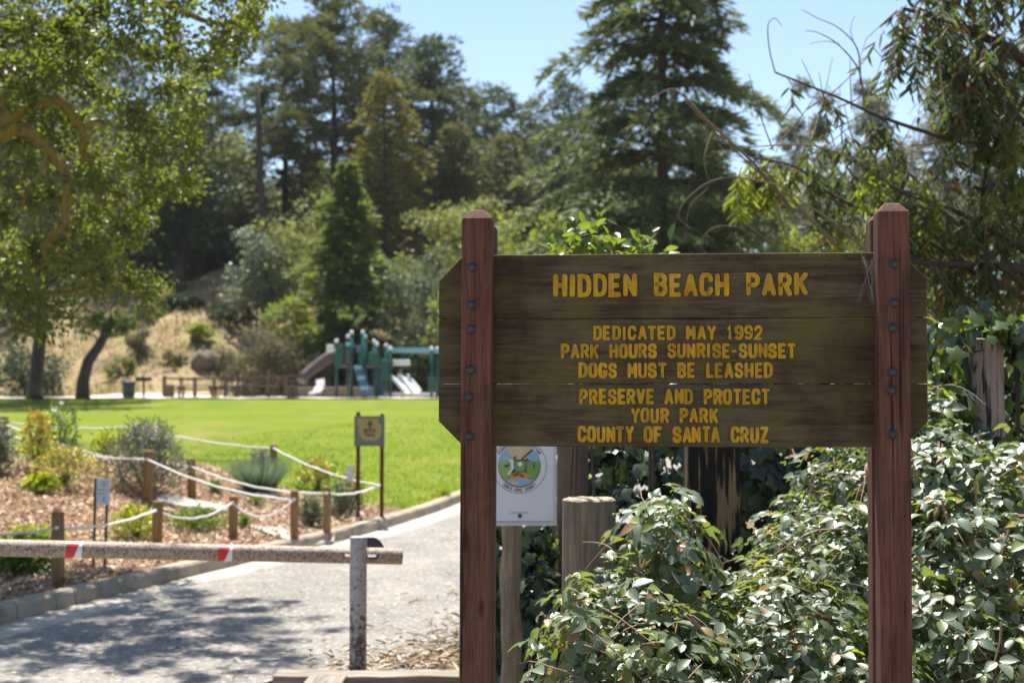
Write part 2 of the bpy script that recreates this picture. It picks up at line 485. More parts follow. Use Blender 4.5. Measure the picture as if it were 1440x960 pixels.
M['lime_broad'] = mat_leaf('lime_leaves', [(0.147, 0.184, 0.029), (0.2, 0.236, 0.036), (0.252, 0.273, 0.047)], (.40, .46, .05), .42, .5, .35)
M['pale_broad'] = mat_leaf('pale_leaves', [(0.12, 0.162, 0.102), (0.18, 0.222, 0.144), (0.24, 0.282, 0.198)], (.24, .30, .16), .3, .35, .6)
M['dry_broad'] = mat_leaf('dry_shrub_leaves', [(0.149, 0.138, 0.075), (0.196, 0.172, 0.098), (0.127, 0.132, 0.063), (0.241, 0.196, 0.127)], (.26, .24, .10), .3, .7, .2)
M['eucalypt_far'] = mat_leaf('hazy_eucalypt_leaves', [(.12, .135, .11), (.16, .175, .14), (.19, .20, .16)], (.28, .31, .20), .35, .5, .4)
M['eucalypt'] = mat_leaf('eucalypt_leaves', [(.030, .048, .022), (.048, .068, .028), (.070, .090, .036), (.040, .055, .026)] * 4 + [(.26, .055, .022)], (.24, .32, .05), .30, .55, .25)
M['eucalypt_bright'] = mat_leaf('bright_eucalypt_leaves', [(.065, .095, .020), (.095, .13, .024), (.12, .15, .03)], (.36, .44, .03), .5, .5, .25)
M['bramble'] = mat_leaf('bramble_leaves', [(.075, .110, .064), (.105, .142, .085), (.14, .175, .112), (.085, .128, .062), (.115, .155, .088)] * 3 + [(.17, .21, .03), (.26, .13, .05)], (.36, .46, .05), .30, .40, .75, veins=True)
M['bramble_bright'] = mat_leaf('young_bramble_leaves', [(.10, .15, .025), (.13, .18, .03), (.16, .19, .04)], (.42, .52, .03), .5, .42, .5, veins=True)
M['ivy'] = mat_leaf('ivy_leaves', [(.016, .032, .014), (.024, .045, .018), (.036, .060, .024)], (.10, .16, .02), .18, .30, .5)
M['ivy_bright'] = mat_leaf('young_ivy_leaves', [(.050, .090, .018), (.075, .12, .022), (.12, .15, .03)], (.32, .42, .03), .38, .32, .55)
M['lavender'] = mat_leaf('lavender_leaves', [(.11, .135, .080), (.15, .175, .10), (.19, .21, .14)], (.22, .28, .12), .3, .6, .3)
M['lavender_flower'] = chips_mat('mauve_flowers', [(.32, .26, .34), (.42, .34, .42), (.48, .40, .44)])
M['green_plant'] = mat_leaf('garden_leaves', [(.060, .12, .022), (.085, .15, .026), (.11, .17, .035)], (.26, .38, .04), .4, .45, .4)
M['lime_plant'] = mat_leaf('lime_garden_leaves', [(.17, .23, .018), (.21, .27, .02), (.25, .28, .03)], (.45, .52, .02), .45, .5, .3)
M['blue_grass'] = mat_leaf('blue_grass_blades', [(.10, .155, .095), (.15, .205, .135), (.21, .26, .19)], (.24, .36, .18), .35, .4, .5)
M['yellow_flower'] = chips_mat('yellow_flowers', [(.72, .58, .10), (.74, .64, .18), (.70, .46, .06), (.62, .58, .18)])
M['pale_flower'] = chips_mat('pale_flowers', [(.6, .6, .5), (.55, .5, .35)])
# playground, furniture
M['play_green'] = mat_plain('green_plastic', (.0, .062, .048), .4, .5)
M['play_blue'] = mat_plain('light_blue_metal', (.16, .36, .46), .4, .5)
M['play_navy'] = mat_plain('navy_plastic', (.045, .085, .15), .4, .5)
M['play_brown'] = mat_plain('brown_plastic', (.080, .060, .052), .45, .4)
M['play_white'] = mat_plain('white_plastic', (.62, .62, .62), .35, .5, 0, .03)
M['brown_metal'] = mat_plain('brown_metal', (.09, .065, .05), .5, .4)
M['table_wood'] = mat_plain('table_boards', (.12, .09, .07), .8, .3)
M['bin_green'] = mat_plain('bin_plastic', (.022, .035, .03), .6, .3)
M['fence_wood'] = mat_plain('fence_wood', (.13, .095, .07), .9, .2, 0, .25)
M['board_grey'] = mat_plain('sign_frame_grey', (.13, .15, .13), .6, .3)
M['board_yellow'] = mat_ground('sign_yellow', [(.3, (.30, .25, .09)), (.7, (.38, .32, .13))], 6, 20, .6, .1, None, .3, .002)

# ------------------------------------------------------------------ leaf scattering
def tmpl_diamond():
    return np.array([(0, 0, 0), (-.5, .42, .07), (0, 1, -.03), (.5, .42, .07)]), [(0, 3, 2), (0, 2, 1)]
def tmpl_needle():
    return np.array([(-.5, 0, 0), (.5, 0, 0), (0.12, 1, 0.0)]), [(0, 1, 2)]
def tmpl_oval():
    v = [(0, 0, 0), (0, .5, -.02), (0, 1, -.12), (-.36, .22, .06), (-.46, .55, .05), (-.26, .85, -.03), (.36, .22, .06), (.46, .55, .05), (.26, .85, -.03)]
    return np.array(v), [(0, 1, 4, 3), (1, 2, 5, 4), (0, 6, 7, 1), (1, 7, 8, 2)]
def tmpl_bramble():
    ys = [0, .12, .28, .46, .64, .80, .92, 1.0]
    ws = [.02, .26, .43, .48, .40, .27, .13, 0]
    v = []; f = []
    for i, (y, w) in enumerate(zip(ys, ws)):
        sag = -.22 * y * y
        j = .035 if i % 2 else -.02
        v += [(-w, y - j * .8, sag + .10 * w * 2), (0, y, sag), (w, y + j * .8, sag + .10 * w * 2)]
    for i in range(len(ys) - 1):
        a = 3 * i
        f += [(a, a + 1, a + 4, a + 3), (a + 1, a + 2, a + 5, a + 4)]
    return np.array(v), f
def tmpl_lance():
    ys = [0, .2, .45, .7, .88, 1.0]; ws = [.06, .40, .5, .36, .17, 0]; bend = [0, .12, .35, .5, .45, .25]
    v = []; f = []
    for y, w, b in zip(ys, ws, bend):
        v += [(-w + b, y, .02 - .05 * y), (w + b, y, .02 - .05 * y + .03)]
    for i in range(len(ys) - 1):
        a = 2 * i
        f.append((a, a + 1, a + 3, a + 2))
    return np.array(v), f
def tmpl_ivy():
    out = [(0, 0), (.26, -.13), (.50, .02), (.36, .26), (.60, .52), (.30, .62), (0, 1.0), (-.30, .62), (-.60, .52), (-.36, .26), (-.50, .02), (-.26, -.13)]
    v = [(0, .32, .05)] + [(x, y, -.10 * (abs(x) + abs(y - .32))) for x, y in out]
    f = [(0, i + 1, (i + 1) % 12 + 1) for i in range(12)]
    return np.array(v), f
TM = dict(diamond=tmpl_diamond(), needle=tmpl_needle(), oval=tmpl_oval(), bramble=tmpl_bramble(), lance=tmpl_lance(), ivy=tmpl_ivy())

def unit(a):
    return a / np.maximum(np.linalg.norm(a, axis=1, keepdims=True), 1e-9)

def leaf_arrays(P, D, N, L, W, tm):
    T, faces = TM[tm]
    P = np.asarray(P, float); D = unit(np.asarray(D, float)); N = np.asarray(N, float)
    X = unit(np.cross(D, N)); N = np.cross(X, D)
    n = len(P)
    L = np.broadcast_to(np.asarray(L, float), (n,)); W = np.broadcast_to(np.asarray(W, float), (n,))
    V = (P[:, None, :] + T[None, :, 0, None] * (X * W[:, None])[:, None, :] + T[None, :, 1, None] * (D * L[:, None])[:, None, :]
         + T[None, :, 2, None] * (N * L[:, None])[:, None, :])
    k = len(T)
    flat = np.concatenate([np.asarray(f) for f in faces])
    sizes = np.array([len(f) for f in faces])
    FF = (flat[None, :] + (np.arange(n) * k)[:, None])
    UV = np.stack([T[:, 0] + .5, T[:, 1]], 1)[flat]
    return V.reshape(-1, 3), FF.ravel(), np.tile(sizes, n), np.tile(UV, (n, 1))

def leaf_mesh(name, batches, smooth=False):
    """batches: list of tuples for leaf_arrays, optionally with a material index at the end"""
    VV, FF, SS, UU, MI = [], [], [], [], []; off = 0
    for b in batches:
        mi = b[6] if len(b) > 6 else 0
        v, f, s, u = leaf_arrays(*b[:6])
        VV.append(v); FF.append(f + off); SS.append(s); UU.append(u); MI.append(np.full(len(s), mi)); off += len(v)
    return np_mesh(name, np.concatenate(VV), np.concatenate(FF), np.concatenate(SS), np.concatenate(UU), smooth, np.concatenate(MI))

def rdir(n):
    return unit(rng.normal(size=(n, 3)))

def in_poly(px, py, poly):
    c = False; j = len(poly) - 1
    for i in range(len(poly)):
        xi, yi = poly[i]; xj, yj = poly[j]
        if (yi > py) != (yj > py) and px < (xj - xi) * (py - yi) / (yj - yi) + xi: c = not c
        j = i
    return c

def twig_net(mb, clumps, hub, r0=.012, r1=.03, seeds=(), n=4):
    """join every clump to its nearest neighbour closer to the hub"""
    C = np.array([c[:3] for c in clumps]); hub = np.array(hub, float)
    S = np.array(list(seeds) + [hub]) if len(seeds) else hub[None]
    dh = np.linalg.norm(C - hub, axis=1)
    for i in range(len(C)):
        best, bd = None, 1e9
        for s in S:
            d = np.linalg.norm(C[i] - s)
            if d < bd: bd, best = d, s
        cand = np.where(dh < dh[i] - 1e-3)[0]
        if len(cand):
            d = np.linalg.norm(C[cand] - C[i], axis=1)
            j = cand[int(np.argmin(d))]
            if d.min() < bd: bd, best = d.min(), C[j]
        a, b = Vector(C[i]), Vector(best)
        mid = (a + b) / 2 + Vector(rng.normal(size=3)) * bd * .10 + Vector((0, 0, -.05 * bd))
        mb.tube([a, mid, b], [r0 * .6, r0, r1 if bd < 1e8 else r0], n, cap=False)

def clump_leaves(clumps, per, size, aspect, tm, up=.3, shell=.55, flat=.8, droop=0.0, mi=0):
    """leaves spread through each clump's ellipsoid"""
    Ps, Ds, Ns, Ls = [], [], [], []
    for c in clumps:
        x, y, z, r = c[:4]
        n = max(4, int(per * (c[4] if len(c) > 4 else 1)))
        d = rdir(n)
        rad = r * (shell + (1 - shell) * rng.random(n)) ** 1.0 * (.75 + .5 * rng.random(n))
        off = d * rad[:, None]; off[:, 2] *= flat
        Ps.append(np.array([x, y, z]) + off)
        Ds.append(d + rng.normal(size=(n, 3)) * .6 + np.array([0, 0, -droop]))
        Ns.append(d * .5 + rng.normal(size=(n, 3)) * .6 + np.array([0, 0, up * 2]))
        Ls.append(size * (.65 + .7 * rng.random(n)))
    L = np.concatenate(Ls)
    return (np.concatenate(Ps), np.concatenate(Ds), np.concatenate(Ns), L, L * aspect, tm, mi)

# ------------------------------------------------------------------ the ground
def grid_sheet(name, xs, ys, zf, mat, keep=None, xf=None, kind='structure', smooth=True):
    X, Y = np.meshgrid(xs, ys)
    if xf is not None: X = xf(X, Y)
    Z = zf(X, Y)
    ny, nx = X.shape
    V = np.stack([X, Y, Z], -1).reshape(-1, 3)
    i, j = np.meshgrid(np.arange(nx - 1), np.arange(ny - 1))
    a = (j * nx + i).ravel()
    Q = np.stack([a, a + 1, a + nx + 1, a + nx], 1)
    if keep is not None:
        c = V[Q].mean(1)
        Q = Q[keep(c[:, 0], c[:, 1])]
    me = np_mesh(name, V, Q.ravel(), np.full(len(Q), 4), None, smooth)
    o = link(name, me, mat)
    return tag(o, kind=kind)

def warp_axis(lo, hi, mid_lo, mid_hi, step, far_n=24):
    a = mid_lo - np.geomspace(step, mid_lo - lo, far_n)[::-1]
    b = mid_hi + np.geomspace(step, hi - mid_hi, far_n)
    return np.unique(np.concatenate([a, np.arange(mid_lo, mid_hi, step), b]))

def ground_z(X, Y):
    d = kerb_x(Y) - X
    near = 1 - sstep(52.4, 53.4, Y)
    drop = .012 + near * np.where(d > -.6, .32, np.where(d > -5.0, .12, 0))
    return H(X, Y) - drop
terrain = grid_sheet('ground', warp_axis(-600, 600, -34, 34, .5), warp_axis(-80, 1500, 1, 96, .5), ground_z, M['hill'])
# soil of the verge right of the road, the shoulder on which the park sign and bushes stand
ROAD_W = 3.85
def verge_x(y): return kerb_x(y) + ROAD_W + .18 * np.sin(np.asarray(y) * 1.9) + .08 * np.sin(np.asarray(y) * 5.3)
tv = np.arange(0, 22, .22)
grid_sheet('verge_soil', tv, np.arange(1, 50, .2), lambda X, Y: H(X, Y) + .012 + .02 * np.sin(X * 3.1 + Y) * np.sin(Y * 2.3) * sstep(.3, 1, X - verge_x(Y)), M['soil'], None, lambda X, Y: verge_x(Y) - .12 + X)
grid_sheet('road', np.linspace(.0, 1, 26), np.arange(1, 54, .3), lambda X, Y: H(np.maximum(X, kerb_x(Y) + .001), Y), M['asphalt'], None, lambda X, Y: kerb_x(Y) + .40 + X * (verge_x(Y) - kerb_x(Y) - .40))
# kerb and gutter as one profile swept along the road edge
def sweep(name, prof, mat, y0, y1, step, closed=True):
    ys = np.arange(y0, y1, step); n = len(prof)
    V = []
    for y in ys:
        kx = float(kerb_x(y)); s = float(kerb_x(y + .05) - kerb_x(y - .05)) / .1
        nv = Vector((1, -s, 0)).normalized()
        z = float(base_z(y)) + Hf(kx + 2, y) - float(base_z(y))
        for (o, h) in prof:
            V.append((kx + nv.x * o, y + nv.y * o, z + h))
    F_, S_ = [], []
    for i in range(len(ys) - 1):
        for j in range(n - (0 if closed else 1)):
            a, b = i * n + j, i * n + (j + 1) % n
            F_ += [a, b, b + n, a + n]; S_.append(4)
    return tag(link(name, np_mesh(name, V, F_, S_), mat), kind='structure')
sweep('gutter', [(.0, .006), (.42, .006), (.42, -.05), (.0, -.05)], M['gutter'], 2, 52, .3)
mbk = MB()
ky = 3.0
while ky < 51:
    ln = .24 if ky < 11.4 else 2.4
    gap = .012
    pts = []
    ks = np.linspace(ky, ky + ln - gap, 2 if ln < 1 else 7)
    prof = [(.02, -.04), (.005, .105), (-.012, .125), (-.15, .128), (-.15, -.04)]
    V = []
    jx = random.uniform(-.008, .008) if ln < 1 else 0
    for y in ks:
        kx = float(kerb_x(y)); z = Hf(kx + 2, y)
        for (o, h) in prof: V.append((kx + o + jx, float(y), z + h))
    n = len(prof); fs = []
    for i in range(len(ks) - 1):
        for j in range(n): fs.append((i * n + j, i * n + (j + 1) % n, (i + 1) * n + (j + 1) % n, (i + 1) * n + j))
    fs += [tuple(range(n)), tuple(range(len(V) - 1, len(V) - n - 1, -1))]
    mbk.add(V, fs); ky += ln
tag(mbk.build('kerb', M['concrete']), kind='structure')

BED = [(-30, 3), (-30, 21.5), (-9, 21.6), (-6.2, 22.9), (-5.0, 21.9), (-4.0, 20.9), (-3.0, 20.4), (-2.4, 19.9), (-1.9, 19.5), (-1.45, 18.95), (-1.0, 18.6), (2, 17), (2, 3)]
def inbed(x, y):
    x = np.atleast_1d(x); y = np.atleast_1d(y)
    return np.array([in_poly(a + .08 * math.sin(b * 7), b + .10 * math.sin(a * 5.1) + .05 * math.sin(a * 13), BED) for a, b in zip(x, y)])
dl = np.concatenate([np.arange(.13, 9, .13), np.geomspace(9, 70, 22)])[::-1]
yl = np.concatenate([np.arange(3, 8, .5), np.arange(8, 25, .13), np.arange(25, 54.2, .5)])
xfl = lambda X, Y: kerb_x(Y) - X
grid_sheet('mulch_bed', dl, yl, lambda X, Y: H(X, Y) + .004, M['mulch'], lambda x, y: inbed(x, y), xfl)
grid_sheet('lawn', dl, yl, lambda X, Y: H(X, Y) - .004, M['lawn'], lambda x, y: ~inbed(x, y) & (y < 52.2), xfl)
grid_sheet('path', np.arange(-44, 44, 1.), np.array([51.9, 52.5, 53.2, 54, 55, 56, 57.0, 57.6]), lambda X, Y: np.maximum(H(X, Y), H(X, Y * 0 + 53)) + .02, M['path'], lambda x, y: x < kerb_x(y) - .2)

# concrete slab and stepping stones in the bed
def slab(name, label, px, py, w, d, mat='gutter', rot=0., group='pale flat stepping stones in the mulch bed'):
    p = ground(px, py)
    n = 9; poly = []
    for i in range(n):
        a = 2 * math.pi * i / n
        ex = math.copysign(abs(math.cos(a)) ** .6, math.cos(a)); ey = math.copysign(abs(math.sin(a)) ** .6, math.sin(a))
        poly.append((w / 2 * ex * random.uniform(.88, 1.05), d / 2 * ey * random.uniform(.88, 1.05)))
    o = MB().prism(poly, -.08, .035, 'z').build(name, M[mat], None, .01)
    o.location = (p.x, p.y, p.z + .02); o.rotation_euler = (0, 0, rot)
    sl = (Hf(p.x + .4, p.y) - Hf(p.x - .4, p.y)) / .8; sy = (Hf(p.x, p.y + .4) - Hf(p.x, p.y - .4)) / .8
    o.rotation_euler = (math.atan(sy), -math.atan(sl), rot)
    tag(o, label, 'stepping stone', group)
slab('stepping_stone', 'pale flat stone behind the second front rope post, higher of two', 252, 709, .55, .55)
slab('stepping_stone', 'pale flat stone lying left of the third front rope post', 291, 716, .5, .45)
slab('stepping_stone', 'small pale flat stone in mulch just right of the third front rope post', 372, 700, .3, .4)
cs = [ground(*q) for q in ((352, 743), (398, 742), (470, 752), (470, 764), (425, 772), (398, 760))]
mc = MB()
nn = len(cs)
mc.add([(p.x, p.y, p.z + .03) for p in cs] + [(p.x, p.y, p.z - .1) for p in cs], [tuple(range(nn)), tuple(range(2 * nn - 1, nn - 1, -1))] + [(i, nn + i, nn + (i + 1) % nn, (i + 1) % nn) for i in range(nn)])
tag(mc.build('walkway_slab', M['gutter']), kind='structure')

# bark chips, leaf litter and blades of grass
def scatter_flakes(name, pts, lmin, lmax, asp, mat, tilt=.35, lift=.012):
    n = len(pts)
    P = np.array(pts); P[:, 2] += lift * rng.random(n)
    a = rng.random(n) * 2 * np.pi
    D = np.stack([np.cos(a), np.sin(a), rng.normal(size=n) * tilt], 1)
    N = np.stack([rng.normal(size=n) * tilt, rng.normal(size=n) * tilt, np.ones(n)], 1)
    L = lmin + (lmax - lmin) * rng.random(n) ** 1.6
    me = leaf_mesh(name, [(P, D, N, L, L * asp * (.6 + .8 * rng.random(n)), 'oval')])
    return tag(link(name, me, mat), kind='stuff')
n = 62000
yy = 9.5 + 13.5 * rng.random(n) ** 1.0; dd = .2 + 6.5 * rng.random(n)
xx = kerb_x(yy) - dd
ok = inbed(xx, yy)
scatter_flakes('bark_chips', np.stack([xx[ok], yy[ok], H(xx[ok], yy[ok]) + .006], 1), .025, .095, .32, M['chips'], .5, .022)
n = 6500
yy = 7.0 + 8.5 * rng.random(n); t_ = rng.normal(size=n)
xx = verge_x(yy) + np.where(t_ < 0, t_ * .38, t_ * .8) + .1
scatter_flakes('leaf_litter', np.stack([xx, yy, H(np.maximum(xx, kerb_x(yy) + .05), yy) + .014], 1), .03, .15, .22, M['litter'], .3, .02)
n = 520
yy = 6.5 + 14 * rng.random(n); xx = kerb_x(yy) + .3 + (ROAD_W - .4) * rng.random(n) ** .6
scatter_flakes('road_leaves', np.stack([xx, yy, H(xx, yy) + .006], 1), .025, .08, .3, M['litter'], .2, .006)
n = 46000
yy = 17.5 + 24 * rng.random(n) ** 2.6; dd = .16 + 10 * rng.random(n)
xx = kerb_x(yy) - dd
ok = ~inbed(xx, yy)
xx, yy = xx[ok], yy[ok]; n = len(xx)
P = np.stack([xx, yy, H(xx, yy) - .006], 1)
D = np.stack([rng.normal(size=n) * .45, rng.normal(size=n) * .45, np.ones(n)], 1)
L = .02 + .035 * rng.random(n)
tag(link('lawn_grass', leaf_mesh('lawn_grass', [(P, D, rdir(n), L, .014 + .01 * rng.random(n), 'needle')]), M['grass']), kind='stuff')

n = 16000
xx = -24 + 27 * rng.random(n); yy = 58.2 + 14 * rng.random(n)
P = np.stack([xx, yy, H(xx, yy) - .02], 1)
k_ = np.sin(xx * .9 + yy * .5) * np.sin(yy * .7 - xx * .3) + rng.normal(size=n) * .5
P = P[k_ > -.1]; n = len(P)
D = np.stack([rng.normal(size=n) * .5, rng.normal(size=n) * .5, np.ones(n)], 1)
L = .14 + .26 * rng.random(n)
M['dry_grass'] = mat_leaf('dry_grass_blades', [(.34, .26, .13), (.42, .33, .18), (.28, .22, .11), (.16, .17, .06)], (.5, .42, .2), .35, .7, .15)
tag(link('dry_grass', leaf_mesh('dry_grass', [(P, D, rdir(n), L, .05 + .05 * rng.random(n), 'needle')]), M['dry_grass']), kind='stuff')

# ------------------------------------------------------------------ the park sign
YAW = R(-4.3)
SC = at(961, 550, 4.08)
sign = thing('park_sign', 'large brown wooden park sign with yellow routed lettering on three planks', 'sign', (SC.x, SC.y, 0), YAW)
sx_, sy_ = Vector((math.cos(YAW), math.sin(YAW), 0)), Vector((-math.sin(YAW), math.cos(YAW), 0))
def on_sign(px, py, yl=0.0):
    """point of the sign's own plane y = yl seen at that place of the photo, in sign coordinates"""
    d = ray(px, py); o = Vector((SC.x, SC.y, 0)) + sy_ * yl
    t = (o - CAM).dot(sy_) / d.dot(sy_)
    q = CAM + d * t - Vector((SC.x, SC.y, 0))
    return q.dot(sx_), q.z
xL, _ = on_sign(617, 490); xR, _ = on_sign(1304, 490)
z0 = on_sign(960, 628)[1]; z1 = on_sign(960, 539.5)[1]; z2 = on_sign(960, 447.5)[1]; z3 = on_sign(960, 356.5)[1]
ch = .072
TH = .042
def plank(poly, nm='plank'):
    return MB().prism(poly, 0, TH).build(nm, M['plank'], sign, .003)
g = .0012
pl3 = plank([(xL, z2 + g), (xR, z2 + g), (xR, z3 - ch * 1.05), (xR - ch, z3), (xL + ch, z3), (xL, z3 - ch * 1.05)])
pl2 = plank([(xL, z1 + g), (xR, z1 + g), (xR, z2 - g), (xL, z2 - g)])
pl1 = plank([(xL, z0 + ch), (xL + ch, z0), (xR - ch, z0), (xR, z0 + ch), (xR, z1 - g), (xL, z1 - g)])

PW, PD = .087, .078
def sign_post(cx, ztop, y0, y1, pts, lean=0., cut=.0):
    w = PW / 2
    hw = .024
    m = MB()
    ym = (y0 + y1) / 2
    z_ = ztop - .026
    b = [(-w, y0), (w, y0), (w, y1), (-w, y1)]
    t_ = [(-w + hw, y0 + .02), (w - hw, y0 + .02), (w - hw, y1 - .02), (-w + hw, y1 - .02)]
    V = []
    for zz, ring, lx in ((-.3, b, 0), (z_, b, lean), (ztop, t_, lean)):
        V += [(cx + x + lx * (zz + .3) / ztop, y, zz) for x, y in ring]
    fs = [(0, 1, 2, 3)[::-1], (8, 9, 10, 11)]
    for k in (0, 4):
        fs += [(k + i, k + (i + 1) % 4, k + 4 + (i + 1) % 4, k + 4 + i) for i in range(4)]
    m.add(V, fs)
    o = m.build('post', M['sign_post'], sign, .004)
    for (bx, by) in pts:
        X, Z = on_sign(bx, by, y0)
        bm_ = MB()
        rot = Matrix.Rotation(R(90), 4, 'X')
        r = .0105
        prof = [(r * 1.35, .0), (r * 1.35, .002), (r * 1.02, .0025), (r * .98, .006), (r * .7, .0088), (r * .25, .0098)]
        bm_.lathe(prof, 14)
        bm_.v = [tuple(rot @ Vector(v) + Vector((X, y0 - .0005, Z))) for v in bm_.v]
        bm_.build('bolt', M['bolt'], o)
    return o
xl = (on_sign(648, 330, -PD)[0] + on_sign(687.5, 330, -PD)[0]) / 2
xr = (on_sign(1235.5, 330, -PD)[0] + on_sign(1275, 330, -PD)[0]) / 2
ztl = on_sign(672, 294, -PD)[1]; ztr = on_sign(1254, 284, -PD)[1]
pL_lean, pR_lean = .010, .006
sign_post(xl - pL_lean * .55, ztl, -PD, -.001, [(664, 376), (663, 429), (662, 463), (662, 520), (660, 558), (661, 613)], pL_lean)
sign_post(xr - pR_lean * .55, ztr, -PD, -.001, [(1258, 371), (1257, 426), (1255, 461), (1255, 523), (1253, 549), (1255, 610)], pR_lean)
sign_post(xl - pL_lean * .5, ztl - .012, TH + .001, TH + PD * .9, [], pL_lean)
sign_post(xr - pR_lean * .5, ztr - .010, TH + .001, TH + PD, [], pR_lean)

GLYPH = {
 'A': [[(0, 0), (.47, 1)], [(.53, 1), (1, 0)], [(.2, .30), (.8, .30)]],
 'B': [[(0, .0), (0, 1), (.62, 1), (.88, .9), (.93, .76), (.86, .61), (.62, .53), (.0, .53)], [(.6, .53), (.92, .43), (1, .27), (.93, .1), (.66, 0), (.0, 0)]],
 'C': [[(1, .72), (.97, .86), (.8, .98), (.5, 1), (.2, .98), (.03, .85), (0, .7), (0, .3), (.03, .15), (.2, .02), (.5, 0), (.8, .02), (.97, .14), (1, .28)]],
 'D': [[(0, 0), (0, 1), (.5, 1), (.82, .93), (.98, .76), (1, .6), (1, .4), (.98, .24), (.82, .07), (.5, 0), (0, 0)]],
 'E': [[(.95, 1), (0, 1), (0, 0), (.95, 0)], [(0, .5), (.78, .5)]],
 'F': [[(.95, 1), (0, 1), (0, 0)], [(0, .5), (.78, .5)]],
 'G': [[(.98, .80), (.94, .90), (.8, .98), (.5, 1), (.2, .98), (.03, .85), (0, .7), (0, .3), (.03, .15), (.2, .02), (.5, 0), (.8, .02), (.97, .14), (1, .25), (1, .38), (.62, .38)]],
 'H': [[(0, 0), (0, 1)], [(1, 0), (1, 1)], [(0, .5), (1, .5)]],
 'I': [[(.5, 0), (.5, 1)]],
 'K': [[(0, 0), (0, 1)], [(1, 1), (.05, .42)], [(.36, .62), (1, 0)]],
 'L': [[(0, 1), (0, 0), (.95, 0)]],
 'M': [[(0, 0), (0, 1)], [(.03, .97), (.5, .32)], [(.5, .32), (.97, .97)], [(1, 1), (1, 0)]],
 'N': [[(0, 0), (0, 1)], [(.03, .97), (.97, .03)], [(1, 0), (1, 1)]],
 'O': [[(.5, 0), (.2, .02), (.03, .15), (0, .3), (0, .7), (.03, .85), (.2, .98), (.5, 1), (.8, .98), (.97, .85), (1, .7), (1, .3), (.97, .15), (.8, .02), (.5, 0)]],
 'P': [[(0, 0), (0, 1), (.62, 1), (.92, .9), (1, .74), (.92, .56), (.62, .46), (0, .46)]],
 'R': [[(0, 0), (0, 1), (.62, 1), (.92, .9), (1, .74), (.92, .57), (.62, .48), (0, .48)], [(.55, .48), (1, 0)]],
 'S': [[(.97, .74), (.92, .9), (.72, 1), (.3, 1), (.06, .9), (0, .74), (.08, .6), (.3, .54), (.7, .47), (.94, .38), (1, .24), (.94, .09), (.7, 0), (.28, 0), (.07, .09), (.0, .25)]],
 'T': [[(0, 1), (1, 1)], [(.5, 1), (.5, 0)]],
 'U': [[(0, 1), (0, .3), (.03, .15), (.2, .02), (.5, 0), (.8, .02), (.97, .15), (1, .3), (1, 1)]],
 'V': [[(0, 1), (.5, 0)], [(.5, 0), (1, 1)]],
 'Y': [[(0, 1), (.5, .48), (1, 1)], [(.5, .48), (.5, 0)]],
 'Z': [[(0, 1), (1, 1)], [(.97, .97), (.03, .03)], [(0, 0), (1, 0)]],
 '1': [[(.1, .8), (.5, 1), (.5, 0)]],
 '2': [[(.0, .74), (.06, .9), (.3, 1), (.7, 1), (.94, .9), (.98, .72), (.85, .52), (0, 0), (1, 0)]],
 '9': [[(.05, .1), (.3, 0), (.66, 0), (.93, .12), (1, .35), (1, .72), (.93, .9), (.68, 1), (.3, 1), (.06, .9), (0, .72), (.06, .54), (.3, .45), (.75, .45), (1, .55)]],
 '-': [[(.1, .48), (.9, .48)]],
}
NARROW = {'I': .30, '1': .55, '-': .62, 'M': 1.12, 'A': 1.05, 'E': .88, 'L': .86, 'T': .95}
def stroke_quads(pts, h):
    """a polyline of half width h as a strip: list of (left, right)"""
    pts = [Vector(p) for p in pts]
    closed = (pts[0] - pts[-1]).length < 1e-6
    if closed: pts = pts[:-1]
    k = len(pts); out = []
    for i, p in enumerate(pts):
        a = pts[i - 1] if (i > 0 or closed) else None
        b = pts[(i + 1) % k] if (i < k - 1 or closed) else None
        d0 = (p - a).normalized() if a is not None else None
        d1 = (b - p).normalized() if b is not None else None
        if d0 is None: d0 = d1
        if d1 is None: d1 = d0
        n0, n1 = Vector((-d0.y, d0.x)), Vector((-d1.y, d1.x))
        m = (n0 + n1)
        if m.length < .2: m = n1
        m.normalize()
        c = max(.55, m.dot(n1))
        out.append((p + m * (h / c), p - m * (h / c), d0, d1))
    return out, closed
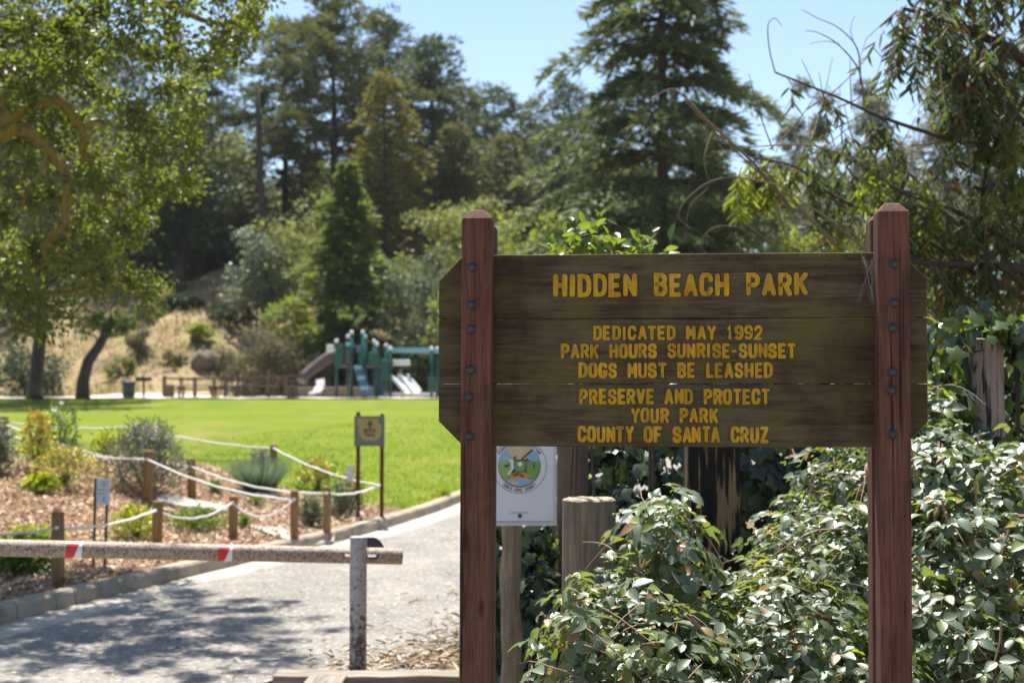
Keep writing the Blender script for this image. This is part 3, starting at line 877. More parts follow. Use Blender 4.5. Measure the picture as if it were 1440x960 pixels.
def text_strokes(mb, text, width, height, sw, place, depth, layer=.00025, jit=.0, slant=0., skirt=True, fat=1.0):
    """text fitted to width; place(u, v, d) turns text coordinates and depth into a point"""
    wds = [.95 if c == ' ' else NARROW.get(c, 1.0) for c in text]
    gap = .72
    tot = sum(wds) + gap * (len(text) - 1)
    unitw = (width - sw) / tot
    x = sw / 2
    k = 0
    for c, w in zip(text, wds):
        if c != ' ':
            cw = unitw * w
            jx, jy, ja = random.uniform(-jit, jit), random.uniform(-jit, jit), random.uniform(-jit, jit) * 8
            for pl in GLYPH[c]:
                hh = sw / 2 * random.uniform(.9, 1.08) * fat
                pts = [(x + p[0] * cw + jx + (p[1] - .5) * ja * height, sw / 2 + p[1] * (height - sw) + jy) for p in pl]
                q, closed = stroke_quads(pts, hh)
                d = depth + layer * (k % 9 + 1); k += 1
                V = []
                rows = []
                if not closed:
                    l, r, d0, d1 = q[0]
                    c0 = (l + r) / 2
                    rows.append((l + (c0 - l) * .45 - d1 * hh * .75, r + (c0 - r) * .45 - d1 * hh * .75))
                rows += [(a[0], a[1]) for a in q]
                if not closed:
                    l, r, d0, d1 = q[-1]
                    c0 = (l + r) / 2
                    rows.append((l + (c0 - l) * .45 + d0 * hh * .75, r + (c0 - r) * .45 + d0 * hh * .75))
                for l, r in rows:
                    V += [place(l.x, l.y, d), place(r.x, r.y, d)]
                    if skirt: V += [place(l.x, l.y, 0), place(r.x, r.y, 0)]
                n_ = len(rows); st = 4 if skirt else 2
                fs = []
                for i in range(n_ if closed else n_ - 1):
                    a, b = i * st, ((i + 1) % n_) * st
                    fs.append((a, a + 1, b + 1, b))
                    if skirt: fs += [(a, b, b + 2, a + 2), (a + 1, a + 3, b + 3, b + 1)]
                if skirt and not closed:
                    e = (n_ - 1) * st
                    fs += [(0, 2, 3, 1), (e, e + 1, e + 3, e + 2)]
                mb.add(V, fs)
        x += unitw * (w + gap)
def sign_line(text, px0, px1, py0, py1, parent, swf=.215):
    mb = MB(); mg_ = MB()
    xa, zb = on_sign(px0, py1); xb, zt = on_sign(px1, py0)
    h = zt - zb
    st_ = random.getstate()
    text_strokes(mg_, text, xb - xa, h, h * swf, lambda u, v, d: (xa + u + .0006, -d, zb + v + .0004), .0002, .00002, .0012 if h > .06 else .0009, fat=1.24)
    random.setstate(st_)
    mg_.build('groove_shade_rim', M['groove_shade'], parent)  # flat wider strip: bare wood rim with groove shade painted in, nothing is cut
    text_strokes(mb, text, xb - xa, h, h * swf, lambda u, v, d: (xa + u, -d, zb + v), .0006, .0002, .0012 if h > .06 else .0009)
    return mb.build('lettering', M['sign_paint'], parent)
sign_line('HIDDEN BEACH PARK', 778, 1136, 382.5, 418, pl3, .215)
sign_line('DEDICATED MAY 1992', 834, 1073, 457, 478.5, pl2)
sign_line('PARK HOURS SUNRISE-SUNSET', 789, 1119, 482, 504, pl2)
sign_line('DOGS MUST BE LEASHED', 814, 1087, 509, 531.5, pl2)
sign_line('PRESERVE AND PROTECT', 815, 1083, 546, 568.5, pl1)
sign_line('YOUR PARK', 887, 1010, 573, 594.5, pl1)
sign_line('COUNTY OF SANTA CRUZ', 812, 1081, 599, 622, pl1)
# cobwebs between plank and post
M['web'] = mat_plain('cobweb_silk', (.6, .6, .6), .7, .3)
def cobweb(lbl, pts, yl, n):
    mb = MB()
    for i in range(n):
        a, b = random.choice(pts), random.choice(pts)
        p = [on_sign(a[0] + random.uniform(-4, 4), a[1] + random.uniform(-6, 6), yl), on_sign(b[0] + random.uniform(-4, 4), b[1] + random.uniform(-6, 6), yl)]
        y_ = yl - random.uniform(.001, .012)
        A = Vector((p[0][0], y_, p[0][1])); B = Vector((p[1][0], yl - random.uniform(.002, .03), p[1][1]))
        mb.tube([A, (A + B) / 2 - Vector((0, 0, .003)), B], .00011, 4, cap=False)
    o = mb.build('cobweb', M['web'])
    o.location = sign.location; o.rotation_euler = sign.rotation_euler
    return tag(o, lbl, 'cobweb')
cobweb('wispy cobweb between top plank and right post of the park sign', [(1212, 362), (1228, 366), (1230, 400), (1226, 425), (1205, 424), (1226, 380)], -.004, 40)

# ------------------------------------------------------------------ white park notice on its post
NY = 6.8
nb = at(736, 738.5, NY); nt = at(736, 600, NY)
NW, NH = .314, (nt.z - nb.z)
nx = (at(690, 700, NY).x + at(782.5, 700, NY).x) / 2
nroot = thing('park_notice', 'white notice board with round county seal behind the left sign post', 'notice board', (nx, NY, 0), R(1.5))
MB().box((0, .002, nb.z + NH / 2), (NW, .006, NH)).build('panel', M['white_panel'], nroot, .002)
mfr = MB()
e = .010
for (a, b) in (((-NW / 2 + e, nb.z + e), (NW / 2 - e, nb.z + e)), ((NW / 2 - e, nb.z + e), (NW / 2 - e, nb.z + NH - e)), ((-NW / 2 + e, nb.z + e), (-NW / 2 + e, nb.z + NH - e))):
    mfr.beam((a[0], -.0018, a[1]), (b[0], -.0018, b[1]), .0012, .0014)
mfr.beam((-NW / 2 + e, -.0018, nb.z + .019), (NW / 2 - e, -.0018, nb.z + .019), .001, .0025)
mfr.build('border_line', M['ink'], nroot)
sc_ = at(730.5, 655, NY); SX, SZ = sc_.x - nx, sc_.z
SR = (at(783, 653, NY).x - at(735, 653, NY).x) * 38.8 / 48
def disc_poly(pts, d, mat, nm, parent=nroot):
    m = MB(); n = len(pts)
    m.add([(SX + p[0] * SR, -.0012 - d, SZ + p[1] * SR) for p in pts] + [(SX + p[0] * SR, -.0005, SZ + p[1] * SR) for p in pts], [tuple(range(n))] + [(i, (i + 1) % n, n + (i + 1) % n, n + i) for i in range(n)])
    return m.build(nm, M[mat], parent)
def arc(r, a0, a1, n=24): return [(r * math.cos(R(a0 + (a1 - a0) * i / n)), r * math.sin(R(a0 + (a1 - a0) * i / n))) for i in range(n + 1)]
seal = disc_poly(arc(.77, 0, 360, 48)[:-1], .0004, 'seal_dark', 'seal')
r_ = .745
for k, (mt, pts) in enumerate([
    ('seal_blue', arc(r_, 100, 180, 16) + [(-.25, .22)]), ('seal_blue', arc(r_, 0, 80, 16) + [(.3, .22)]),
    ('seal_sand', arc(r_, 52, 128, 16) + [(-.2, .22), (.22, .22)]),
    ('seal_lime', [(-.745, .16)] + arc(r_, 180, 228, 12) + [(-.3, -.30), (-.22, .16)]),
    ('seal_green', [(.25, .16), (.26, -.25)] + arc(r_, 312, 360, 12) + [(.74, .16)]),
    ('seal_grey', arc(r_, 226, 316, 16) + [(.3, -.44), (-.32, -.44)]),
    ('seal_orange', [(-.44, -.38), (-.16, -.24), (.2, -.24), (.46, -.40), (.2, -.46), (-.3, -.46)]),
    ('seal_green', [(-.19, .17), (-.15, -.20), (.19, -.20), (.22, .17)]),
    ('seal_pale', [(-.42, .22), (-.22, .22), (-.2, -.1), (-.38, -.34), (-.44, -.28), (-.3, -.12), (-.32, .12)]),
    ('seal_pale', arc(.085, 0, 360, 12)[:-1]),
    ('seal_blue', arc(.70, 245, 300, 10) + [(.2, -.52), (-.1, -.5)]),
    ('seal_sand', arc(.72, 236, 262, 8) + [(-.05, -.6), (-.28, -.56)]),
    ('seal_red', [(-.28, -.34), (-.12, -.26), (.05, -.28), (.2, -.42), (.12, -.44), (-.02, -.34), (-.2, -.4)]),
    ('seal_dark', [(-.52, .02), (-.4, .05), (-.36, .0), (-.46, -.06), (-.58, -.03)]),
    ('seal_dark', [(.5, .1), (.56, .08), (.54, -.1), (.5, -.16), (.51, -.02)]),
    ('seal_dark', [(.1, .2), (.5, .56), (.42, .58), (.05, .24)]),
    ('seal_red', [(-.22, .3), (-.14, .36), (-.1, .28), (-.2, .22)]),
    ('seal_sand', [(-.56, .24), (-.42, .4), (-.36, .24)])]):
    off = [(0.02, .0) if mt == 'x' else (0, 0)]
    cx_, cz_ = (0, .0)
    if k == 9: pts = [(p[0] + .02, p[1] + .05) for p in pts]
    disc_poly([(p[0], p[1] + .02) for p in pts], .0006 + .00012 * k, mt, 'emblem', seal)
m = MB()
ring = arc(.985, 0, 360, 64)
for (ra, rb) in ((.97, .988),):
    a_ = arc(ra, 0, 360, 64); b_ = arc(rb, 0, 360, 64)
    V = []
    for p, q in zip(a_, b_): V += [(SX + p[0] * SR, -.0019, SZ + p[1] * SR), (SX + q[0] * SR, -.0019, SZ + q[1] * SR)]
    m.add(V, [(2 * i, 2 * i + 1, 2 * i + 3, 2 * i + 2) for i in range(64)])
m.build('seal_ring', M['ink'], seal)
def arc_text(text, r0, h, a_mid, span, top):
    mb = MB()
    def place(u, v, d):
        if top:
            a = R(a_mid + span / 2 - span * u); r = r0 + v * h
        else:
            a = R(a_mid - span / 2 + span * u); r = r0 + h - v * h
        return (SX + SR * r * math.cos(a), -.0018 - d, SZ + SR * r * math.sin(a))
    text_strokes(mb, text, 1.0, 1.0, .13, place, .0002, .00008, 0, 0, False)
    mb.build('lettering', M['ink'], seal)
def arc_text2(text, r0, h, a_mid, span, top, sw=.16):
    """stroke width kept even: text laid on a strip of length L, then bent"""
    L = R(span) * (r0 + h / 2)
    mb = MB()
    def place(u, v, d):
        f = u / L
        a = R(a_mid + span / 2 - span * f) if top else R(a_mid - span / 2 + span * f)
        r = r0 + v if top else r0 + h - v
        return (SX + SR * r * math.cos(a), -.0018 - d, SZ + SR * r * math.sin(a))
    text_strokes(mb, text, L, h, h * sw, place, .0001, .00006, 0, 0, False)
    mb.build('lettering', M['ink'], seal)
arc_text2('SANTA CRUZ COUNTY', .80, .125, 270, 84, False)
arc_text2('PARKS AND RECREATION', .80, .125, 90, 118, True)
lz = at(730, 720.5, NY)
MB().box((lz.x - nx, -.0018, lz.z), (.085, .0012, .0022)).build('underline', M['ink'], nroot)
sz_ = at(731, 725, NY)
ms = MB(); rot = Matrix.Rotation(R(90), 4, 'X')
ms.lathe([(.010, 0), (.010, .003), (.006, .006), (.002, .007)], 14)
ms.v = [tuple(rot @ Vector(v) + Vector((sz_.x - nx, -.001, sz_.z))) for v in ms.v]
ms.build('screw', M['bolt'], nroot)
px_ = at(719, 700, NY + .08).x - nx
mp = MB(); pts = []; rad = []
for i in range(13):
    z = -.15 + (nt.z - .02 + .15) * i / 12
    pts.append((px_ + .006 * math.sin(i * 1.7), .06 + .004 * math.sin(i * 2.3), z)); rad.append(.050 + .004 * math.sin(i * 2.9) + .006 * (i < 2))
mp.tube(pts, rad, 14)
mp.build('post', M['weathered'], nroot)

# ------------------------------------------------------------------ barrier gate
GY = 8.62
gp = at(504, 754, GY)
gate_post = thing('gate_post', 'rusty pale steel pipe post standing upright that holds the barrier rail', 'post', (gp.x, GY, 0))
GR = .0515
mg = MB()
mg.lathe([(GR * 1.0, -.2), (GR, .0), (GR, gp.z - .006), (GR * .96, gp.z), (GR * .85, gp.z)], 24)
mg.build('pipe', M['pipe_paint'], gate_post)
ra, rb = at(565, 782, GY + .11), at(-60, 768.5, 8.15)
dr = (ra - rb).normalized(); rb2 = ra - dr * 4.3
RR = .0495
slot_c = at(514, 779.5, GY + .11)
mh = MB()
hs = at(521, 772, GY + .16)
pts = [(hs.x - gp.x + .075 * math.cos(R(a)), hs.y - GY, hs.z - .006 + .075 * math.sin(R(a))) for a in range(-80, 261, 20)]
mh.tube(pts, .009, 8)
mh.prism([(hs.x - gp.x + .068 * math.cos(R(a)), hs.z + .068 * math.sin(R(a))) for a in range(10, 171, 16)], hs.y - GY - .006, hs.y - GY + .02)
mh.build('lock_shroud', M['dark_steel'], gate_post)
mb_ = MB(); mb_.box((0, .0575, slot_c.z), (.10, .012, .03)); mb_.build('latch_plate', M['dark_steel'], gate_post)
rail = thing('barrier_rail', 'long rusty horizontal barrier pipe with two red and white tape marks', 'barrier', tuple(ra))
up = Vector((0, 0, 1))
def rl(s, o=0.0): return (ra - dr * s) - ra
# pipe with a real slot: two half lengths joined by upper and lower strips
sl0 = (ra - at(484, 779, GY + .11)).length; sl1 = (ra - at(530, 781, GY + .11)).length
mr = MB()
side = dr.cross(up).normalized(); upv = side.cross(dr)
def ring_pts(s, angs, r): return [rl(s) + side * (r * math.cos(a)) + upv * (r * math.sin(a)) for a in angs]
N_ = 24
angs = [2 * math.pi * i / N_ for i in range(N_)]
def seg(s0, s1, skip=()):
    A, B = ring_pts(s0, angs, RR), ring_pts(s1, angs, RR)
    mr.add(A + B, [(i, (i + 1) % N_, N_ + (i + 1) % N_, N_ + i) for i in range(N_) if i not in skip], True)
seg(.0, sl1); seg(sl1, sl0, (0, N_ - 1, N_ // 2 - 1, N_ // 2)); seg(sl0, 4.3)
A, B = ring_pts(0.0, angs, RR - .006), ring_pts(.14, angs, RR - .006)
mr.add(A + B, [(i, (i + 1) % N_, N_ + (i + 1) % N_, N_ + i) for i in range(N_)], True)
A2 = ring_pts(0.0, angs, RR)
mr.add(A + A2, [(i, (i + 1) % N_, N_ + (i + 1) % N_, N_ + i) for i in range(N_)])
mr.build('pipe', M['rail_paint'], rail)
me_ = MB(); A = ring_pts(.03, angs, RR - .006); me_.add(A, [tuple(range(N_))]); me_.build('end_cap', M['dark_steel'], rail, fix=False)
for (pa, pb) in ((105, 126), (307, 327)):
    s0 = (ra - at(pb, 773, 8.6)).length; s1 = (ra - at(pa, 773, 8.6)).length
    arcn = 15
    for nm, mt in (('red_tape', 'red_tape'), ('white_tape', 'white_tape')):
        mt_ = MB(); V = []; fs = []
        # diagonal split of the reflective band, wrapped on the side that faces the entrance
        an = [R(-100 + 200 * i / arcn) for i in range(arcn + 1)]
        rr = RR + .0016
        for i, a in enumerate(an):
            f = i / arcn                       # bottom to top
            sd = s1 + (s0 - s1) * min(1, max(0, .35 + .65 * f)) 
            # s1 is left end (far from the tip); red fills upper left
            lo, hi = (s1, sd) if nm == 'red_tape' else (sd, s0)
            for s in (lo, hi):
                V.append(rl(s) + side * (rr * math.cos(a)) + upv * (rr * math.sin(a)))
        fs = [(2 * i, 2 * i + 1, 2 * i + 3, 2 * i + 2) for i in range(arcn)]
        mt_.add(V, fs, True); mt_.build(nm, M[mt], rail, fix=False)
mpv = MB(); q = rl(4.15); mpv.tube([(q.x, q.y + .11, -ra.z - .2), (q.x, q.y + .11, q.z + .12)], .06, 18)
mpv.build('pivot_post', M['pipe_paint'], rail)

# ------------------------------------------------------------------ timbers lying by the gate
def timber(name, label, a, b, w, h, mat, axis):
    o = MB()
    L_ = (Vector(b) - Vector(a)); ln = L_.length
    n = 14; V = []
    for i in range(n + 1):
        s = ln * i / n - ln / 2
        j = [random.uniform(-.004, .004) for _ in range(8)]
        V += [(s, -w / 2 + j[0], -h / 2), (s, w / 2 + j[1], -h / 2), (s, w / 2 + j[2], h / 2 + j[3]), (s, -w / 2 + j[4], h / 2 + j[5])]
    fs = [(4 * i + k, 4 * i + (k + 1) % 4, 4 * i + 4 + (k + 1) % 4, 4 * i + 4 + k) for i in range(n) for k in range(4)] + [(0, 3, 2, 1), (4 * n, 4 * n + 1, 4 * n + 2, 4 * n + 3)]
    o.add(V, fs)
    ob = o.build(name, mat, None, .008)
    ob.location = (Vector(a) + Vector(b)) / 2; ob.rotation_euler = (0, 0, math.atan2(L_.y, L_.x))
    return tag(ob, label, 'timber')
TY = 7.85
ta, tb = at(388, 947, TY), at(752, 950, TY)
timber('landscape_timber', 'long weathered grey timber lying across the ground at the foot of the gate post', (ta.x, TY - .02, .08), (tb.x, TY - .02, .08), .18, .17, M['weathered_x'], 0)
tc_, td_ = at(458, 942, 7.55), at(405, 1010, 6.3)
timber('landscape_timber', 'short weathered timber butting towards the viewer against the long timber', (tc_.x + .0, 7.70, .095), (td_.x - .05, 6.2, .09), .20, .18, M['weathered_x'], 0)

# ------------------------------------------------------------------ stumps and old posts among the bushes
def log(name, label, px0, px1, ptop, Y, mat, rough=.006, n=28, taper=.04, cat='wooden post'):
    a, b = at(px0, ptop, Y), at(px1, ptop, Y)
    r = (b.x - a.x) / 2; top = a.z; x = (a.x + b.x) / 2
    root = thing(name, label, cat, (x, Y + r, 0))
    m = MB(); prof = []
    V = []; rows = 14
    offs = [random.uniform(-rough, rough) for _ in range(n)]
    for k in range(rows + 1):
        z = -.2 + (top + .2) * k / rows
        f = 1 + taper * (1 - k / rows)
        for j in range(n):
            an = 2 * math.pi * j / n
            rr = r * f + offs[j] + random.uniform(-rough, rough) * .3
            V.append((rr * math.cos(an), rr * math.sin(an), z))
    fs = [(k * n + j, k * n + (j + 1) % n, (k + 1) * n + (j + 1) % n, (k + 1) * n + j) for k in range(rows) for j in range(n)]
    m.add(V, fs, True); m.build('trunk', mat, root)
    m2 = MB(); V2 = [(0, 0, top + .004)]; last = V[-n:]
    for s_, dz in ((.5, .003), (.93, .001), (1.0, -.006)):
        V2 += [(v[0] * s_, v[1] * s_, top + dz + random.uniform(-.002, .002)) for v in last]
    fs = [(0, 1 + j, 1 + (j + 1) % n) for j in range(n)]
    for k in range(2):
        fs += [(1 + k * n + j, 1 + (k + 1) * n + j, 1 + (k + 1) * n + (j + 1) % n, 1 + k * n + (j + 1) % n) for j in range(n)]
    m2.add(V2, fs); m2.build('cut_top', M['weathered_y'], root, loc=(0, 0, .008))
    return root
log('log_post', 'round sawn log post with a flat pale top beside the white notice', 793, 869, 706, 5.85, M['weathered'])
log('old_post', 'tall grey brown round post directly behind the right edge of the white notice', 784, 828, 560, 7.3, M['fence_wood'])
stump = log('tree_stump', 'weathered grey tree stump topped with ivy right of the park sign', 1333, 1422, 478, 6.3, M['stump'], .012, 30, .22, 'tree stump')
a, b = at(966, 700, 6.2), at(1041, 700, 6.2)
dw = (b.x - a.x) / 2
dtop = at(1000, 590, 6.2).z
mdp = MB(); mdp.box((0, dw, dtop / 2 - .1), (2 * dw, 2 * dw, dtop + .2))
dp = mdp.build('square_post', M['charred'], None, .006, ((a.x + b.x) / 2, 6.2, 0)); dp.rotation_euler = (0, 0, R(-4))
tag(dp, 'blackened square timber post with pale peeling streaks under the middle of the sign', 'wooden post')

# ------------------------------------------------------------------ brambles and ivy
def surf_points(blobs, n, front=True):
    """points on the outside of a heap of ellipsoids (x,y,z,rx,ry,rz); keeps only points outside the others and above ground"""
    B = np.array(blobs, float)
    area = (B[:, 3] * B[:, 5] + B[:, 4] * B[:, 5] + B[:, 3] * B[:, 4])
    P, Nn = [], []; got = 0
    while got < n:
        k = rng.choice(len(B), size=n, p=area / area.sum())
        d = rdir(n)
        p = B[k, :3] + d * B[k, 3:6]
        nn_ = unit(d / B[k, 3:6])
        inside = np.zeros(n, bool)
        for b in B:
            inside |= (((p - b[:3]) / b[3:6]) ** 2).sum(1) < .80
        ok = ~inside & (p[:, 2] > H(p[:, 0], p[:, 1]) + .01) & ((nn_[:, 1] < .55) | (rng.random(n) < .4))
        P.append(p[ok]); Nn.append(nn_[ok]); got += ok.sum()
    return np.concatenate(P)[:n], np.concatenate(Nn)[:n]
def trifoliate(P, Nn, L, spread=.9, up=.55):
    n = len(P)
    Nf = unit(Nn * .7 + np.array([0, -.05, up]) + rng.normal(size=(n, 3)) * .33)
    # main leaflet direction: downhill and outward with randomness
    D = Nn * .5 + np.array([0, -.15, -.25]) + rng.normal(size=(n, 3)) * .75
    D = unit(D - Nf * (D * Nf).sum(1, keepdims=True))
    S = np.cross(Nf, D)
    Lc = L * (.42 + .95 * rng.random(n) ** 1.2)
    out = []
    out.append((P + D * (Lc * .18)[:, None], D, Nf + rng.normal(size=(n, 3)) * .12, Lc))
    for sg in (-1, 1):
        Dd = unit(D * .45 + S * sg * spread + rng.normal(size=(n, 3)) * .12)
        out.append((P + S * (sg * Lc * .06)[:, None], Dd, Nf + S * sg * -.15 + rng.normal(size=(n, 3)) * .15, Lc * .82))
    return [np.concatenate(x) for x in zip(*out)]
def canes(mb, blobs, n, r=.0028):
    P, Nn = surf_points(blobs, n)
    for p, nn_ in zip(P, Nn):
        a = Vector(p) - Vector(nn_) * .03
        L_ = random.uniform(.18, .5)
        t = Vector((random.uniform(-1, 1), random.uniform(-.5, .3), random.uniform(-.9, .3))).normalized()
        t = (t - Vector(nn_) * t.dot(Vector(nn_))).normalized()
        b = a + t * L_ * .5 + Vector(nn_) * random.uniform(.03, .09)
        c = a + t * L_ - Vector(nn_) * .07 + Vector((0, 0, -.10))
        s_ = t.cross(Vector(nn_)) * random.uniform(-.05, .05)
        pts = [a * (1 - f) ** 2 + (b + s_) * 2 * f * (1 - f) + c * f * f + Vector((random.gauss(0, .003), random.gauss(0, .003), random.gauss(0, .003))) for f in [i / 7 for i in range(8)]]
        mb.tube(pts, [r * (1 - .07 * i) for i in range(8)], 5, cap=False)
def bramble(name, label, blobs, n, L=.058, ncane=60, cat='bramble bush', group=None, bright=.10, hang=4, mats=('bramble', 'bramble_bright')):
    c = np.mean(np.array(blobs)[:, :2], 0)
    root = thing(name, label, cat, (float(c[0]), float(c[1]), 0), 0, group)
    off = np.array([c[0], c[1], 0])
    P, Nn = surf_points(blobs, n)
    P = P + Nn * (rng.normal(size=(len(P), 1)) * .035 - .005)
    p, d, nn_, l = trifoliate(P, Nn, L)
    P2, N2 = surf_points(blobs, int(n * .8))
    P2 = P2 - N2 * (.06 + .12 * rng.random((len(P2), 1)))
    p2, d2, nn2, l2 = trifoliate(P2, N2, L)
    nb_ = max(3, int(n * bright))
    P3, N3 = surf_points(blobs, nb_)
    P3 = P3 + N3 * (rng.random((len(P3), 1)) * .05)
    p3, d3, nn3, l3 = trifoliate(P3, N3, L * .8)
    me = leaf_mesh('foliage', [(p - off, d, nn_, l, l * .64, 'bramble', 0), (p2 - off, d2, nn2, l2, l2 * .66, 'bramble', 0), (p3 - off, d3, nn3, l3, l3 * .62, 'bramble', 1)], True)
    link('foliage', me, [M[mats[0]], M[mats[1]]], root)
    mb = MB(); canes(mb, blobs, ncane)
    for _ in range(max(6, ncane // 6)):
        bl = random.choice(blobs)
        x0, y0 = bl[0] + random.uniform(-.5, .5) * bl[3], bl[1] + random.uniform(-.4, .4) * bl[4]
        mb.tube([(x0 + random.uniform(-.2, .2), y0, Hf(x0, y0) - .03), ((x0 + bl[0]) / 2, y0, bl[2] * .6), (bl[0] + random.uniform(-.4, .4) * bl[3], bl[1], bl[2] + bl[5] * .8)], [.006, .005, .003], 5)
    for _ in range(hang):
        P4, N4 = surf_points(blobs, 1)
        a = Vector(P4[0]) + Vector(N4[0]) * .05; L_ = random.uniform(.35, .8); dx = random.uniform(-.12, .12)
        pts = [a + Vector((dx * f + .012 * math.sin(f * 9 + dx * 50), -.10 * f * (1 - f) - .02, -L_ * f)) for f in [i / 9 for i in range(10)]]
        pts = [p for p in pts if p.z > .03]
        if len(pts) > 2: mb.tube(pts, [.0042 - .00025 * i for i in range(len(pts))], 5, cap=False)
    mb.v = [(v[0] - c[0], v[1] - c[1], v[2]) for v in mb.v]
    mb.build('cane', M['cane'], root)
    return root
def B3(px, py, Y, rpx, rpz, ry):
    """blob centred at that place of the photo; radii in photo pixels across and up, metres deep"""
    c = at(px, py, Y); s = Y / F
    return (c.x, c.y, c.z, rpx * s, ry, rpz * s)
bramble('bramble_bush', 'leafy bramble bush climbing over the sawn log post under the left half of the sign', [
    B3(938, 812, 5.25, 62, 108, .26), B3(880, 880, 5.1, 76, 88, .28), B3(822, 940, 4.95, 58, 118, .26), B3(915, 960, 4.9, 120, 110, .35), B3(845, 1010, 4.9, 82, 120, .3),
    B3(985, 945, 5.2, 44, 85, .25), B3(900, 1160, 4.9, 165, 160, .45), B3(928, 738, 5.35, 32, 42, .14)], 1400, .058, 110)
bramble('bramble_bush', 'low bramble bank spreading between the dark square post and the right sign post', [
    B3(1085, 880, 5.5, 55, 90, .3), B3(1130, 800, 5.8, 72, 90, .35), B3(1190, 720, 6.0, 70, 100, .35), B3(1100, 920, 5.2, 115, 120, .4), B3(1190, 860, 5.5, 85, 140, .4),
    B3(1050, 1040, 5.0, 110, 120, .4), B3(1170, 1020, 5.1, 130, 150, .45), B3(1235, 690, 6.1, 50, 95, .3)], 2400, .050, 130)
bramble('bramble_bush', 'tall bramble thicket right of the right sign post hanging below the ivy stump', [
    B3(1320, 700, 5.7, 75, 95, .3), B3(1400, 740, 5.6, 90, 110, .3), B3(1340, 830, 5.4, 85, 130, .32), B3(1430, 880, 5.3, 90, 150, .35), B3(1300, 930, 5.2, 70, 120, .3), B3(1390, 1000, 5.1, 130, 140, .4), B3(1500, 800, 5.5, 90, 190, .4), B3(1310, 620, 6.0, 45, 70, .2)], 1800, .058, 90, hang=44)
def ivy(name, label, blobs, n, L=.075, bright=.08, cat='ivy', front=True, ncane=30):
    c = np.mean(np.array(blobs)[:, :2], 0)
    root = thing(name, label, cat, (float(c[0]), float(c[1]), 0))
    off = np.array([c[0], c[1], 0])
    bat = []
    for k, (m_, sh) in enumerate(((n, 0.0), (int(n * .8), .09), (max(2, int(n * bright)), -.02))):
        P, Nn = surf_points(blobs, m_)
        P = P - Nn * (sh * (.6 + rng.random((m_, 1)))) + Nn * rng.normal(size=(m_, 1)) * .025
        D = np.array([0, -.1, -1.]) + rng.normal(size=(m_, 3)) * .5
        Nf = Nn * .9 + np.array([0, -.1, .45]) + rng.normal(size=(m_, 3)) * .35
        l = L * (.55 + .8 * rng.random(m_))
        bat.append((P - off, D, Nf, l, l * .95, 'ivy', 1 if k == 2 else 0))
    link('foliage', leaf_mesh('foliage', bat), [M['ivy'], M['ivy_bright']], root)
    mb = MB(); canes(mb, blobs, ncane, .004)
    for _ in range(8):
        bl = random.choice(blobs)
        mb.tube([(bl[0] + random.uniform(-.3, .3) * bl[3], bl[1], Hf(bl[0], bl[1]) - .03), (bl[0], bl[1], bl[2] * .7), (bl[0] + random.uniform(-.4, .4) * bl[3], bl[1], bl[2] + bl[5] * .7)], [.012, .009, .004], 5)
    mb.v = [(v[0] - c[0], v[1] - c[1], v[2]) for v in mb.v]
    mb.build('stem', M['twig_dark'], root)
    return root
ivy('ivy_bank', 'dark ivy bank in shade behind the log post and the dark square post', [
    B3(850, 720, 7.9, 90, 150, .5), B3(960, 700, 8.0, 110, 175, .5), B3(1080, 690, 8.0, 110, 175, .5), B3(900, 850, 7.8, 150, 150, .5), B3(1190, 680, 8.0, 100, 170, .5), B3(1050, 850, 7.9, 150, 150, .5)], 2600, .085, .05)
ivy('ivy_bank', 'dark ivy clump at the foot of the pale post that carries the white notice', [
    B3(752, 830, 7.25, 30, 100, .16), B3(770, 900, 7.2, 42, 90, .2), B3(697, 880, 7.25, 24, 70, .14), B3(699, 785, 7.3, 22, 70, .12)], 520, .075, .05, ncane=10)
ivy('ivy_bank', 'broad ivy mass behind and around the grey stump on the far right', [
    B3(1315, 570, 7.1, 50, 100, .2), B3(1462, 640, 6.9, 50, 150, .25), B3(1300, 640, 7.1, 60, 110, .25), B3(1470, 520, 7.1, 45, 70, .25), B3(1250, 690, 7.2, 60, 110, .3), B3(1380, 620, 7.3, 80, 140, .2)], 950, .075, .14)
st = Vector(stump.location)
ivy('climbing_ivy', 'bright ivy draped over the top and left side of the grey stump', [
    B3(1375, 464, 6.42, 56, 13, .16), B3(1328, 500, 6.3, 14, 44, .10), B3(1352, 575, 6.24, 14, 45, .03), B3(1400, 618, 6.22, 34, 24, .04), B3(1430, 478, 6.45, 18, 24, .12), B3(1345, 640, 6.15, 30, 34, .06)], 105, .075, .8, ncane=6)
def vine_top(label, px, py, Y, rpx, rpz, n, L=.075):
    c = at(px, py, Y); g0 = Hf(c.x, c.y)
    root = thing('climbing_vine', label, 'vine', (c.x, c.y, 0))
    s = Y / F
    cl = [(random.uniform(-1, 1) * rpx * s, random.uniform(-.12, .12), c.z + random.uniform(-1.6, 1) * rpz * s, .085) for _ in range(n)]
    bl = clump_leaves(cl, 12, L, .55, 'oval', .5, .4, .9, .1, 0)
    link('foliage', leaf_mesh('foliage', [bl]), [M['ivy_bright']], root)
    mb = MB()
    twig_net(mb, cl, (0, .05, c.z - rpz * s * 2.5), .004, .006)
    for k in range(3):
        mb.tube([(random.uniform(-.1, .1), .05, g0 - .05), (random.uniform(-.06, .06), .03, c.z * .5), (0, .05, c.z - rpz * s * 2.3)], [.007, .006, .004], 6)
    mb.build('stem', M['twig_dark'], root)
vine_top('broad sunlit green vine shoot over the top edge of the sign near its left post', 818, 343, 6.0, 44, 11, 15, .062)
vine_top('small upright green vine shoot over the sign top above the second title word', 917, 348, 6.1, 13, 14, 5, .06)

